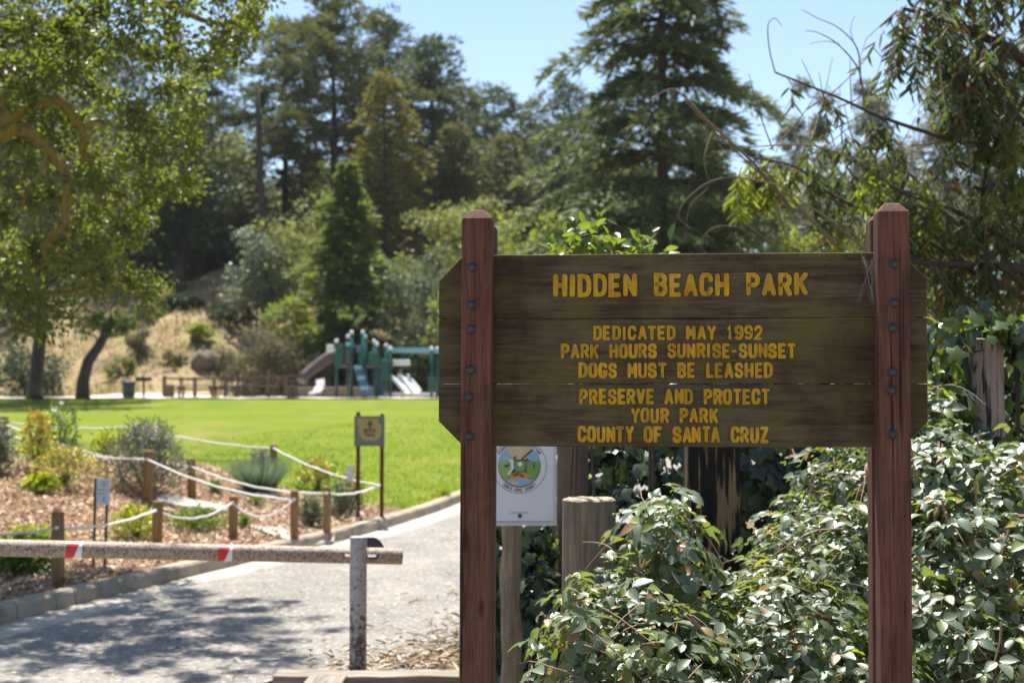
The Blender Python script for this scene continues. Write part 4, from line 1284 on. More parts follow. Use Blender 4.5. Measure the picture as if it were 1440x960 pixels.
# ------------------------------------------------------------------ garden posts and ropes
POST_H = {}
def garden_post(key, label, px, ptop, Y=None, base=None, w=13):
    if base is not None:
        p = ground(px, base)
    else:
        p = at(px, ptop, Y); p = Vector((p.x, Y, Hf(p.x, Y)))
    top = at(px, ptop, p.y).z
    r = w / 2 * p.y / F
    r = min(.07, max(.045, r))
    h = top - p.z
    o = MB().lathe([(r * 1.02, -.25), (r * 1.0, h * .4), (r * .98, h - .015), (r * .86, h), (r * .5, h + .003)], 16).build('rope_post', M['garden_post'], None, 0, (p.x, p.y, p.z))
    tl = random.uniform(-.02, .02); o.rotation_euler = (random.uniform(-.015, .015), tl, random.uniform(0, 6))
    tag(o, label, 'rope post', 'round wooden posts carrying the white garden ropes')
    POST_H[key] = (Vector((p.x, p.y, p.z + h)), r)
garden_post('a', 'grey brown rope post nearest the viewer with a green ground cover on its left', 82, 719, base=823, w=18)
garden_post('b', 'brown rope post standing behind the rail between its two tape marks', 221, 704, 14.3, w=15)
garden_post('c', 'brown rope post standing behind the rail just right of its right tape mark', 328, 697, 15.2, w=13)
garden_post('d', 'brown rope post where the front rope turns back at the end of the pale slab', 414, 689, base=758, w=12)
garden_post('e', 'brown rope post left of the arrow sign with grey plants on both sides', 460, 684, base=749, w=11)
garden_post('f', 'brown rope post behind the flat stepping stones in the middle of the bed', 270, 644, base=703, w=12)
garden_post('g', 'tallest brown rope post in front of the lavender shrub', 208, 633, base=707, w=14)
garden_post('h', 'short dark rope post at the back edge of the lawn above the lavender shrub', 193, 595, 22.0, w=11)
garden_post('i', 'dark rope post at far left rising behind the grey lavender', 6, 585, 18.5, w=12)
garden_post('j', 'dark rope post half hidden by the blue grass clump', 386, 625, 20.2, w=11)
# the sign with an arrow at the end of the bed
ls = ground(533, 729)
LY = ls.y
l1 = at(500, 700, LY + .25)
lsx = (ls.x + l1.x) / 2
lroot = thing('trail_sign', 'small yellow board with black arrow between two brown stakes by the lawn', 'sign', (lsx, LY + .1, Hf(lsx, LY + .1)))
lz0 = Hf(lsx, LY + .1)
def lp(px, py): 
    q = at(px, py, LY + .1); return q.x - lsx, q.z - lz0
for (pxx, ptop) in ((503.5, 579), (537, 581.5)):
    xa, zt = lp(pxx, ptop)
    MB().prism([(-.024, -.25), (.024, -.25), (.024, zt - .012), (.016, zt), (-.016, zt), (-.024, zt - .012)], -.022, .022).build('stake', M['brown_stake'], lroot, .003, (xa, .03, 0))
xa, za = lp(498, 627); xb, zb = lp(541, 584.5)
MB().prism([(xa, za), (xb, za), (xb, zb), (xa, zb)], -.012, .004).build('board', M['board_grey'], lroot, .003)
cxl, czl = (xa + xb) / 2, (za + zb) / 2
w2, h2 = (xb - xa) / 2, (zb - za) / 2
pan = [(-.82, .82), (.55, .82), (.62, .5), (.8, .4), (.8, .1), (.72, -.35), (.5, -.62), (-.3, -.62), (-.6, -.4), (-.72, .05), (-.66, .3), (-.82, .36)]
MB().prism([(cxl + x * w2, czl + z * h2) for x, z in pan], -.0145, -.011).build('yellow_field', M['board_yellow'], lroot)
MB().prism([(cxl + x * w2, czl + z * h2) for x, z in [(.04, .72), (.24, .42), (.1, .40), (.1, .12), (-.02, .12), (-.02, .40), (-.16, .42)]], -.0165, -.013).build('arrow', M['ink'], lroot)
mt = MB()
for txt, v, ww in (('BEACH', -.08, .84), ('TRAIL', -.38, .74)):
    text_strokes(mt, txt, ww * w2, .24 * h2, .055 * h2, lambda u, q, d, v=v, ww=ww: (cxl + .04 * w2 - ww * w2 / 2 + u, -.0148 - d, czl + v * h2 + q), .0005, .0001, 0)
mt.build('lettering', M['ink'], lroot)

def rope(name_label, keys, drops, sag, lead=None, tail=None):
    mb = MB(); R_ = .0115
    pts = []
    for k, dz in zip(keys, drops):
        if isinstance(k, str):
            c, r = POST_H[k]; pts.append(c + Vector((0, -r - .004, -dz)))
        else: pts.append(Vector(k))
    allp = [pts[0]]
    for i in range(len(pts) - 1):
        a, b = pts[i], pts[i + 1]
        s = sag[i] if i < len(sag) else .05
        for j in range(1, 13):
            t = j / 12
            p = a.lerp(b, t); p.z -= s * 4 * t * (1 - t) + .004 * math.sin(j * 2.2 + i)
            g_ = Hf(p.x, p.y) + .02
            p.z = max(p.z, g_)
            allp.append(p)
    mb.tube(allp, R_, 7)
    for p in pts:   # knot where the rope is tied off
        mb.tube([p + Vector((-.016, .0, 0)), p + Vector((.0, -.008, .006)), p + Vector((.016, 0, 0))], .013, 6)
    o = mb.build('garden_rope', M['rope'])
    return tag(o, name_label, 'rope', 'white ropes strung between the garden posts')
off_l = at(-60, 752, 12.0)
rope('sagging white rope along the front of the bed from the left edge to the slab', [tuple(off_l), 'a', 'b', 'c', 'd'], [0, .13, .09, .07, .09], [.02, .05, .12, .17])
gl = POST_H['i'][0]
rope('white rope running from the far left post down past the tallest post to the slab', ['i', 'g', 'd'], [.20, .10, .10], [.10, .09])
ls_tie = Vector((ls.x, LY - .02, at(531, 682, LY).z))
rope('white rope looping round the arrow sign and along the lawn edge', ['i', 'f', 'e', tuple(ls_tie), 'j', 'h', 'i'], [.09, .10, .07, 0, .05, .04, .07], [.12, .09, .05, .07, .06, .06])

# little signs on stakes in the bed
s0 = ground(131, 799); sY = s0.y
sr = thing('garden_sign', 'tiny white notice on two thin dark stakes in the bark mulch', 'sign', (s0.x, sY, s0.z))
def sp(px, py):
    q = at(px, py, sY); return q.x - s0.x, q.z - s0.z
for a, b in (((134.5, 672), (131, 799)), ((151, 690), (147, 796))):
    xa, za = sp(*a); xb, zb = sp(*b)
    MB().beam((xb, 0, -.12), (xa, 0, za), .022, .012, Vector((0, 1, 0))).build('stake', M['fence_wood'], sr)
xa, za = sp(136, 709); xb, zb = sp(155, 672)
MB().prism([(xa, za), (xb, za + .002), (xb, zb), (xa, zb - .002)], -.014, -.008).build('panel', M['white_panel'], sr)
mtx = MB()
for (u0, u1, v) in ((.4, .82, .84), (.42, .78, .73), (.12, .85, .56), (.14, .7, .42)):
    k = 7; 
    for i in range(k):
        if i % 3 == 2: continue
        x0 = xa + (xb - xa) * (u0 + (u1 - u0) * i / k); x1 = xa + (xb - xa) * (u0 + (u1 - u0) * (i + .8) / k); zz = za + (zb - za) * v
        mtx.box(((x0 + x1) / 2, -.0148, zz), (x1 - x0, .001, .010))
for i in range(8):
    a = R(110 + 20 * i); mtx.box((xa + (xb - xa) * .7 + .018 * math.cos(a), -.0148, za + (zb - za) * .2 + .022 * math.sin(a)), (.007, .001, .007))
mtx.build('lettering', M['ink'], sr)
s1 = at(492, 692, 18.2); s1z = Hf(s1.x, 18.2)
sr2 = thing('plant_marker', 'narrow pale plant marker on a thin stick beside yellow flowers', 'marker', (s1.x, 18.2, s1z))
MB().beam((0, 0, -.1), (0, 0, at(491, 655, 18.2).z - s1z), .018, .012, Vector((0, 1, 0))).build('stick', M['weathered'], sr2)
q0, q1 = at(488, 677, 18.2), at(497, 654, 18.2)
MB().box((0, -.012, (q0.z + q1.z) / 2 - s1z), (q1.x - q0.x, .008, q1.z - q0.z)).build('panel', M['white_panel'], sr2)

# ------------------------------------------------------------------ garden plants
def tuft_plant(name, label, px, pbase, wpx, hpx, n, mat, Y=None, tm='needle', L=.5, W=.012, flower=None, nf=0, fl_size=.03, spread=.9, cat='plant', upright=.6):
    p = ground(px, pbase) if Y is None else None
    if p is None:
        q = at(px, pbase, Y); p = Vector((q.x, Y, Hf(q.x, Y)))
    s = p.y / F
    rw, hh = wpx * s / 2, hpx * s
    root = thing(name, label, cat, tuple(p))
    a = rng.random(n) * 2 * np.pi; rr = np.sqrt(rng.random(n))
    hfrac = rng.random(n) ** .8
    if tm == 'needle':      # arching blades from a crown
        P = np.stack([np.cos(a) * rr * rw * .25, np.sin(a) * rr * rw * .25, np.zeros(n)], 1)
        out = rr * spread
        D = np.stack([np.cos(a) * out * rw / max(hh, .01), np.sin(a) * out * rw / max(hh, .01), upright + .4 * rng.random(n)], 1)
        Ln = np.linalg.norm(np.stack([np.cos(a) * rr * rw, np.sin(a) * rr * rw, hh * (.5 + .5 * (1 - rr))], 1), axis=1) * (.7 + .35 * rng.random(n))
        batch = [(P, D, rdir(n), Ln, W * (.7 + .6 * rng.random(n)), 'needle')]
    else:
        z = hfrac * hh; prof = np.sqrt(np.clip(1 - (hfrac * 1.0 - .35) ** 2 / .50, .02, 1)); lob = 1 + .22 * np.sin(a * 5 + px) + .16 * np.sin(a * 11 + hfrac * 9); hfrac = hfrac * (1 + .18 * np.sin(a * 7 + rr * 6)); z = hfrac * hh; prof = prof * lob
        P = np.stack([np.cos(a) * rr * rw * prof, np.sin(a) * rr * rw * prof, z], 1)
        D = np.stack([np.cos(a) * .6, np.sin(a) * .6, .5 + np.zeros(n)], 1) + rng.normal(size=(n, 3)) * .5
        l = L * (.6 + .8 * rng.random(n))
        batch = [(P, D, rdir(n) + np.array([0, 0, .8]), l, l * W, tm)]
    link('foliage', leaf_mesh('foliage', batch), [M[mat]], root)
    mb = MB()
    for _ in range(14):
        an = random.random() * 6.28; r2 = random.random() * .7
        mb.tube([(0, 0, -.03), (math.cos(an) * rw * r2 * .6, math.sin(an) * rw * r2 * .6, hh * .5), (math.cos(an) * rw * r2, math.sin(an) * rw * r2, hh * .85)], [.008, .006, .003], 5)
    mb.build('stem', M['twig'], root)
    if nf:
        a = rng.random(nf) * 2 * np.pi; rr = np.sqrt(rng.random(nf)); hf = .35 + .75 * rng.random(nf)
        pr = np.sqrt(np.clip(1 - (np.clip(hf, 0, 1) - .35) ** 2 / .50, .05, 1))
        P = np.stack([np.cos(a) * rr * rw * pr, np.sin(a) * rr * rw * pr, hf * hh], 1)
        D = rdir(nf) + np.array([0, 0, .6]); l = fl_size * (.6 + .8 * rng.random(nf))
        P = np.repeat(P, 3, 0); D = np.repeat(D, 3, 0) + rng.normal(size=(nf * 3, 3)) * .6; l = np.repeat(l, 3)
        link('flowers', leaf_mesh('flowers', [(P, D, rdir(nf * 3) + np.array([0, 0, 1.]), l, l * .7, 'oval')]), [M[flower]], root)
    return root
tuft_plant('lavender_shrub', 'grey green lavender at the far left edge with mauve flower tips', -8, 664, 56, 62, 1500, 'lavender', tm='oval', L=.055, W=.35, flower='lavender_flower', nf=120, fl_size=.03)
tuft_plant('lavender_shrub', 'wide grey green lavender shrub behind the tallest rope post', 204, 692, 112, 86, 1900, 'lavender', tm='oval', L=.095, W=.16, flower='lavender_flower', nf=420, fl_size=.03)
tuft_plant('flowering_plant', 'tall loose plant with pale flower heads rising before the lawn at left', 85, 650, 52, 74, 420, 'green_plant', tm='oval', L=.07, W=.4, flower='pale_flower', nf=14, fl_size=.05)
tuft_plant('grass_clump', 'spiky blue green grass clump behind the tall pale flowers', 101, 622, 44, 36, 420, 'blue_grass', Y=20.2, W=.022)
tuft_plant('yellow_flower_bush', 'tall orange yellow flower bush at left in the bark mulch', 52, 664, 54, 76, 420, 'lime_plant', tm='oval', L=.055, W=.3, flower='yellow_flower', nf=240, fl_size=.045)
tuft_plant('yellow_flower_bush', 'wide low golden flower bush sloping down towards the tiny white notice', 92, 684, 104, 50, 620, 'green_plant', tm='oval', L=.05, W=.3, flower='yellow_flower', nf=420, fl_size=.030)
tuft_plant('lime_plant', 'small lime green plant alone in the mulch left of the tiny white notice', 58, 691, 44, 22, 170, 'lime_plant', tm='oval', L=.09, W=.6)
tuft_plant('flowering_plant', 'yellowish leafy plant on the lawn edge left of the lavender shrub', 150, 642, 50, 36, 500, 'lime_plant', Y=20.5, tm='oval', L=.06, W=.4, flower='yellow_flower', nf=30)
tuft_plant('grass_clump', 'large fountain shaped blue green grass clump in the middle of the bed', 364, 694, 112, 70, 1500, 'blue_grass', W=.012, upright=.7)
tuft_plant('flowering_plant', 'pale tipped plant standing directly behind the large blue green grass clump', 366, 655, 32, 40, 380, 'grey_broad', Y=20.6, tm='oval', L=.06, W=.4, flower='pale_flower', nf=14)
tuft_plant('yellow_flower_bush', 'golden daisy like flowers in front of the lawn left of the arrow sign', 446, 690, 78, 40, 500, 'green_plant', tm='oval', L=.06, W=.4, flower='yellow_flower', nf=120, fl_size=.055)
tuft_plant('yellow_flower_bush', 'small yellow flower bush below the narrow pale plant marker', 498, 716, 34, 46, 320, 'green_plant', tm='oval', L=.055, W=.4, flower='yellow_flower', nf=60, fl_size=.05)
tuft_plant('grey_shrub', 'small grey green shrub left of the rope post nearest the arrow sign', 437, 742, 34, 38, 900, 'lavender', tm='oval', L=.05, W=.35)
tuft_plant('grey_shrub', 'blue grey shrub right of the rope post nearest the arrow sign', 481, 730, 36, 46, 900, 'grey_broad', tm='oval', L=.05, W=.35)
tuft_plant('yellow_flower_bush', 'low yellow flowered plant between the tiny white notice and a rope post', 190, 758, 66, 42, 620, 'lime_plant', tm='oval', L=.05, W=.4, flower='yellow_flower', nf=70, fl_size=.035)
tuft_plant('ground_cover', 'low green mat between two rope posts in front of the stepping stones', 276, 744, 80, 26, 900, 'green_plant', tm='oval', L=.05, W=.4)
tuft_plant('ground_cover', 'dense dark green plant under the rail at the left edge', 36, 806, 84, 46, 1300, 'green_plant', tm='oval', L=.055, W=.5)
tuft_plant('ground_cover', 'faded yellow green mat behind the rail left of the nearest rope post', 46, 764, 84, 22, 520, 'lime_plant', tm='oval', L=.045, W=.4)
tuft_plant('small_shrub', 'tiny dark green shrub right of the middle rope post', 302, 694, 18, 16, 200, 'green_plant', tm='oval', L=.05, W=.4)
tuft_plant('small_shrub', 'tiny grass tuft in front of the large blue green grass clump', 361, 712, 22, 14, 160, 'green_plant', tm='oval', L=.05, W=.3)
tuft_plant('small_shrub', 'tiny green seedling on the mulch beside the third front rope post', 343, 742, 14, 16, 120, 'green_plant', tm='oval', L=.05, W=.4)
tuft_plant('weed', 'small weed growing in the gutter where the road bends behind the sign', 623, 706, 18, 8, 90, 'lime_plant', Y=21.0, tm='oval', L=.06, W=.4)

# ------------------------------------------------------------------ picnic ground
PY = 54.8
def gp3(px, Y): 
    q = at(px, 550, Y); return Vector((q.x, Y, max(Hf(q.x, Y), Hf(q.x, 53.)) + .02))
p = gp3(181, 54.2); s = 54.2 / F
tr = thing('litter_bin', 'dark green round litter bin near the leaning trunk', 'bin', tuple(p))
MB().lathe([(.20, 0), (.235, .06), (.245, .48), (.26, .5), (.26, .53), (.235, .55)], 18).build('body', M['bin_green'], tr)
MB().lathe([(.25, .55), (.23, .59), (.1, .62), (.02, .625)], 18).build('lid', M['bin_green'], tr)
p = gp3(202, 54.0)
gr = thing('barbecue_grill', 'pedestal barbecue grill right of the round litter bin', 'grill', tuple(p))
MB().tube([(0, 0, -.1), (0, 0, .62)], .045, 10).build('pedestal', M['brown_metal'], gr)
mgx = MB(); mgx.box((0, 0, .63), (.52, .40, .03)); mgx.box((-.25, 0, .70), (.02, .40, .14)); mgx.box((.25, 0, .70), (.02, .40, .14)); mgx.box((0, .19, .70), (.52, .02, .14))
mgx.build('firebox', M['brown_metal'], gr)
mgg = MB()
for i in range(9): mgg.tube([(-.2 + .05 * i, -.2, .745), (-.2 + .05 * i, .2, .745)], .006, 5)
mgg.build('grate', M['dark_steel'], gr)
def picnic_table(label, px, Y, rot):
    p = gp3(px, Y)
    t = thing('picnic_table', label, 'picnic table', tuple(p), rot, 'picnic tables beyond the lawn')
    m = MB()
    for i in range(5): m.box((0, -.3 + .15 * i, .74), (1.8, .14, .045))
    m.build('tabletop', M['table_wood'], t, .004)
    for sgn in (-1, 1):
        m = MB()
        for i in range(2): m.box((0, sgn * (.60 + .13 * i), .44), (1.8, .12, .045))
        m.build('seat', M['table_wood'], t, .004)
        m = MB(); x = sgn * .62
        m.tube([(x, -.78, .42), (x, -.70, .20), (x, -.55, .03), (x, -.35, .03), (x, -.25, .2), (x, -.22, .70), (x, .22, .70), (x, .25, .2), (x, .35, .03), (x, .55, .03), (x, .70, .2), (x, .78, .42)], .028, 8)
        m.beam((x, -.75, .40), (x, .75, .40), .04, .05)
        m.build('leg_frame', M['brown_metal'], t)
picnic_table('left picnic table standing in front of the rail fence', 278, 54.6, R(4))
picnic_table('middle picnic table seen nearly end on between the other two', 330, 55.4, R(72))
picnic_table('right picnic table nearest the short stump post', 360, 54.7, R(-6))
def wood_fence(label, pts, hs, rails, name='rail_fence'):
    root = thing(name, label, 'fence', tuple(pts[0]))
    o = Vector(pts[0])
    for q, h in zip(pts, hs):
        MB().box((q.x - o.x, q.y - o.y, q.z - o.z + h / 2 - .1), (.14, .12, h + .2)).build('post', M['fence_wood'], root, .01)
    for i in range(len(pts) - 1):
        for rz in rails:
            a, b = pts[i] - o, pts[i + 1] - o
            MB().beam(a + Vector((0, .06, rz)), b + Vector((0, .06, rz + random.uniform(-.03, .03))), .04, .075).build('rail', M['fence_wood'], root)
fp = [gp3(231, 56.2), gp3(274, 56.8), gp3(317, 56.9), gp3(345, 57.0)]
wood_fence('low two rail wooden fence behind the left picnic table', fp, [.82, .8, .85, .8], (.72, .30))
wood_fence('darker rail fence running right towards the slide behind the right picnic table', [gp3(347, 57.4), gp3(378, 57.4), gp3(402, 57.4), gp3(432, 57.4)], [.8, 1.1, .85, .8], (.84, .64))
o = MB().box((0, 0, .40), (.32, .26, .8)).build('wooden_bollard', M['fence_wood'], None, .03, tuple(gp3(239, 55.6)))
o.scale = (1, 1, .62); tag(o, 'squat wooden bollard right beside the left end of the rail fence', 'bollard')
o = MB().lathe([(.25, -.1), (.22, .05), (.20, .35), (.21, .42), (.12, .44)], 14).build('tree_stump', M['bark_dark'], None, 0, tuple(gp3(412, 53.6)))
tag(o, 'short mossy stump at the lawn edge between the tables and the slide', 'tree stump')

# ------------------------------------------------------------------ playground
gY = 55.6
pc = gp3(505, gY)
pl = thing('playground_structure', 'green and brown playground climbing tower with slides and a blue overhead bar', 'playground', tuple(pc))
S_ = gY / F
def pp(px, py, dy=0.0):
    q = at(px, py, gY); return Vector((q.x - pc.x, dy, q.z - pc.z))
def pbox(nm, mat, x0, y0, x1, y1, d0, d1, bev=.02):
    a, b = pp(x0, y1), pp(x1, y0)
    return MB().box(((a.x + b.x) / 2, (d0 + d1) / 2, (a.z + b.z) / 2), (b.x - a.x, d1 - d0, b.z - a.z)).build(nm, M[mat], pl, bev)
for (x, t, d) in ((476, 482, -.6), (487, 474, .6), (497, 470, -.6), (508, 468, .6), (516, 476, -.6), (524, 481, .6), (532, 486, -.6), (541, 487, .6), (551, 492, -.6), (565, 495, .5), (608, 492, -.5), (614, 492, .5)):
    a = pp(x, t, d); a0 = Vector((a.x, d, -.15))
    po = MB().tube([a0, a], .06, 10).build('post', M['play_green'], pl)
    MB().lathe([(.065, -.02), (.085, .02), (.085, .07), (.05, .12), (.01, .135)], 10, a).build('post_cap', M['play_white'] if x % 3 else M['play_blue'], po)
pbox('side_panel', 'play_green', 475, 485, 486, 516, -.7, -.62)
pbox('side_panel', 'play_green', 520, 496, 536, 514, -.68, -.60)
pbox('side_panel', 'play_green', 537, 506, 549, 535, -.66, -.58)
pbox('side_panel', 'play_brown', 487, 492, 496, 513, -.58, -.50)
pbox('deck', 'play_brown', 474, 514, 552, 517, -.65, .65)
pbox('roof_panel', 'play_blue', 488, 483, 497, 487, -.6, .6)
pbox('guard_panel', 'play_navy', 503, 487, 512, 496, -.66, -.60)
pbox('guard_panel', 'play_green', 506, 497, 514, 513, -.64, -.58)
pbox('bubble_panel', 'play_white', 461, 485, 472, 495, -.5, -.42, .08)
pbox('shade_panel', 'play_white', 553, 506, 578, 514, -.3, -.22, .05)
# curved brown tube slide on the left with a pale exit
pts = [pp(478, 497, 0), pp(465, 501, .0), pp(452, 510, -.1), pp(440, 519, -.2), pp(431, 527, -.4), pp(427, 536, -.6)]
MB().tube(pts, [.24, .24, .23, .22, .20, .19], 14).build('tube_slide', M['play_brown'], pl)
pts = [pp(454, 534, -.7), pp(455, 544, -.9), pp(450, 551, -1.1), pp(443, 553, -1.25)]
mm = MB()
for i in range(len(pts) - 1): mm.beam(pts[i], pts[i + 1], .10, .34, Vector((1, 0, .2)))
mm.build('slide_exit', M['play_white'], pl, .03)
# navy climbing ladder
mm = MB(); mm.beam(pp(501, 515, -.7), pp(516, 557, -1.3), .07, .09); mm.beam(pp(511, 515, -.7), pp(527, 557, -1.3), .07, .09); mm.build('ladder_rails', M['play_navy'], pl)
for i in range(6):
    f = i / 6 + .06
    MB().beam(pp(501 + 15 * f, 515 + 42 * f, -.7 - .6 * f), pp(511 + 16 * f, 515 + 42 * f, -.7 - .6 * f), .22, .16, Vector((0, 0, 1))).build('ladder_step', M['play_navy'] if i % 2 else M['play_blue'], pl)
# pair of white slides on the right
for k in range(2):
    a, b = pp(556 + 13 * k, 531 - 1 * k, -.5), pp(579 + 11 * k, 553, -1.5)
    d = b - a
    m_ = MB(); m_.beam(a, b, .28, .04); 
    sd = d.cross(Vector((0, 0, 1))).normalized()
    m_.beam(a + sd * .15 + Vector((0, 0, .07)), b + sd * .15 + Vector((0, 0, .07)), .04, .16); m_.beam(a - sd * .15 + Vector((0, 0, .07)), b - sd * .15 + Vector((0, 0, .07)), .04, .16)
    m_.build('slide', M['play_white'], pl, .01)
mm = MB(); mm.beam(pp(545, 492.5, -.3), pp(640, 493, -.3), .12, .17); mm.beam(pp(545, 492.5, .4), pp(640, 493, .4), .12, .17)
for i in range(10): mm.beam(pp(548 + 9.6 * i, 493, -.3), pp(548 + 9.6 * i, 493, .4), .05, .05)
mm.build('overhead_bar', M['play_blue'], pl, .01)
pbox('climbing_wall', 'play_green', 602, 530, 613, 550, -.4, -.3)
pbox('step_panel', 'play_navy', 528, 520, 540, 555, -.2, -.1)
mm = MB()
for i in range(7): mm.box(tuple(pp(540 + 10 * i, 552, .2)), (.12, .12, 1.0))
mm2 = pbox('border_beam', 'play_white', 540, 552, 612, 556, .3, .45)
bp = gp3(470, 57.0)
mb2 = MB(); mb2.box((0, 0, .2), (3.2, .5, .42)); ob = mb2.build('stone_wall', M['boulder'], None, .08, (bp.x, bp.y, bp.z)); tag(ob, 'low tan stone wall behind the brown tube slide', 'wall')

# ------------------------------------------------------------------ trees and shrubs
def tree_root(name, label, px, Y, ptop, cat='tree', group=None):
    top = at(px, ptop, Y)
    z = Hf(top.x, Y)
    return thing(name, label, cat, (top.x, Y, z), 0, group), top.z - z
def bend_trunk(h, r, lean=(0, 0), n=8, wob=.02, top=.12):
    pts, rad = [], []
    for i in range(n + 1):
        t = i / n
        pts.append((lean[0] * h * t * t + wob * h * math.sin(t * 5 + lean[0] * 40) * t, lean[1] * h * t * t + wob * h * math.cos(t * 4.1) * t, h * t - (.3 if i == 0 else 0)))
        rad.append(r * (1.25 if i == 0 else 1) * (1 - t * (1 - top)))
    return pts, rad
def interp_path(pts, t):
    f = t * (len(pts) - 1); i = min(int(f), len(pts) - 2); f -= i
    return np.array(pts[i]) * (1 - f) + np.array(pts[i + 1]) * f
def pine(label, px, ptop, Y, wpx, mat='pine', base=.3, nb=70, per=70, name='pine_tree', bark='bark_dark', prof=None, size=.34, upl=.32, lean=(0, 0), tuftr=.75, gap=.0):
    root, h = tree_root(name, label, px, Y, ptop)
    Rr = wpx * Y / F / 2
    pts, rad = bend_trunk(h * .97, .018 * h + .03, lean, 10, .008)
    mb = MB(); mb.tube(pts, rad, 9)
    Ps, Ds, Ls = [], [], []
    golden = 2.399
    for i in range(nb):
        t = base + (1 - base) * ((i + .5) / nb) ** .9
        if random.random() < gap: continue
        u = (t - base) / (1 - base)
        pr = prof(u) if prof else min(1, (1 - u) * 1.7 + .10) * (.7 + .3 * min(1, u * 4))
        ln = Rr * pr * random.choice((.45, .75, .9, 1.1, 1.3)) * random.uniform(.85, 1.15)
        a = i * golden + random.uniform(-1.2, 1.2)
        o = interp_path(pts, min(t / .97, 1))
        dr_ = np.array([math.cos(a), math.sin(a), upl * random.uniform(-.3, 1.4)])
        tip = o + dr_ * ln
        mid = (o + tip) / 2 + np.array([0, 0, -.05 * ln])
        mb.tube([o, mid, tip], [.012 * h * (1 - t) * .5 + .02, .02, .01], 5, cap=False)
        k = max(2, int(2 + ln / (tuftr * .55)))
        for j in range(k):
            f = .38 + .66 * (j + random.random()) / k
            c = o + (tip - o) * f + np.array([random.gauss(0, .45), random.gauss(0, .45), random.uniform(-.2, .7)]) * tuftr * 1.4
            m = int(per * random.uniform(.6, 1.3) / 2.2)
            d = rdir(m); d[:, 2] = np.abs(d[:, 2]) * .9 - .18
            Ps.append(c + d * (tuftr * .62 * rng.random((m, 1)))); Ds.append(d + dr_ * .5); Ls.append(size * (.6 + .7 * rng.random(m)))
    P = np.concatenate(Ps); D = np.concatenate(Ds); L = np.concatenate(Ls)
    mb.build('trunk', M[bark], root, fix=False)
    link('crown', leaf_mesh('crown', [(P, D, rdir(len(P)) + np.array([0, 0, .6]), L, L * .30, 'diamond')]), [M[mat]], root)
    return root
def conifer(label, px, ptop, Y, wpx, mat='fir', name='fir_tree', nb=120, per=46, size=.3, prof=None, droop=.15, base=.04, bark='bark_dark', layered=0, asp=.30, hang=.0, lenvar=(.65, 1.12)):
    """conifer with long sprays along each branch"""
    root, h = tree_root(name, label, px, Y, ptop)
    Rr = wpx * Y / F / 2
    pts, rad = bend_trunk(h * .99, .014 * h + .05, (0, 0), 10, .002, .05)
    mb = MB(); mb.tube(pts, rad, 9)
    Ps, Ds, Ns, Ls = [], [], [], []
    for i in range(nb):
        t = base + (1 - base) * (i + .5) / nb
        if layered: t = base + (1 - base) * (round((t - base) / (1 - base) * layered) / layered) + random.uniform(-.012, .012); t = min(max(t, base), .995)
        u = (t - base) / (1 - base)
        pr = prof(u) if prof else (1 - u) ** .85
        ln = Rr * pr * random.uniform(*lenvar) + .12
        a = i * 2.399 + random.uniform(-.5, .5)
        o = np.array([0, 0, h * t])
        dr_ = np.array([math.cos(a), math.sin(a), 0])
        upb = random.uniform(.05, .30) + .25 * u
        def bp(f): return o + dr_ * ln * f + np.array([0, 0, ln * (upb * f - (upb + droop) * f * f)])
        mb.tube([bp(0), bp(.5), bp(1.)], [.006 * h * (1 - t) + .015, .02, .008], 5, cap=False)
        m = int(per * (.35 + pr) * random.uniform(.7, 1.2))
        f = .12 + .9 * rng.random(m) ** .75
        side = np.array([-math.sin(a), math.cos(a), 0])
        w = ln * .30 * (1.15 - f) + .06
        s_ = rng.normal(size=m) * w * .7
        c = o + dr_ * (ln * f)[:, None] + side * s_[:, None]
        c[:, 2] += ln * (upb * f - (upb + droop) * f * f) + rng.normal(size=m) * .05 - np.abs(s_) * .15
        Ps.append(c)
        Ds.append(dr_ * 1.0 + side * (np.sign(s_) * .8)[:, None] + rng.normal(size=(m, 3)) * .35 + np.array([0, 0, -hang]) * rng.random((m, 1)))
        Ns.append(rng.normal(size=(m, 3)) * .45 + np.array([0, 0, 1.]))
        Ls.append(size * (.6 + .8 * rng.random(m)))
    L = np.concatenate(Ls)
    mb.build('trunk', M[bark], root, fix=False)
    link('crown', leaf_mesh('crown', [(np.concatenate(Ps), np.concatenate(Ds), np.concatenate(Ns), L, L * asp, 'diamond')]), [M[mat]], root)
    return root
def broad(label, px, ptop, Y, wpx, mat, name='broadleaf_tree', cat='tree', base=None, nclump=46, per=90, size=.22, tr=.12, bark='bark_dark', asp=.55, crown0=.15, droop=.0, clumpr=.17, tm='diamond', up=.3, hollow=.35):
    root, h = tree_root(name, label, px, Y, ptop, cat)
    Rr = wpx * Y / F / 2
    if base is not None:      # a given foot in the photo rather than the ground
        pass
    cl = []
    zc = h * (crown0 + 1) / 2; hz = h * (1 - crown0) / 2
    while len(cl) < nclump:
        d = rdir(1)[0]; rr = (hollow + (1 - hollow) * random.random() ** .5)
        p = d * rr
        lump = 1 + .16 * math.sin(3 * math.atan2(d[1], d[0]) + px) + .10 * math.sin(5 * d[2] + px * .7)
        cl.append((p[0] * Rr * .86 * lump, p[1] * Rr * .86 * lump, zc + p[2] * hz * .88, clumpr * min(Rr, hz) * 2 * random.uniform(.7, 1.25)))
    mb = MB()
    pts, rad = bend_trunk(zc * .95, tr, (random.uniform(-.05, .05), 0), 6, .015, .5)
    mb.tube(pts, rad, 9)
    twig_net(mb, cl, pts[-1], max(.015, tr * .16), max(.02, tr * .3), [np.array(p) for p in pts[3:]], 5)
    mb.build('trunk', M[bark], root, fix=False)
    link('crown', leaf_mesh('crown', [clump_leaves(cl, per, size, asp, tm, up, .35, .85, droop)]), [M[mat]], root)
    return root
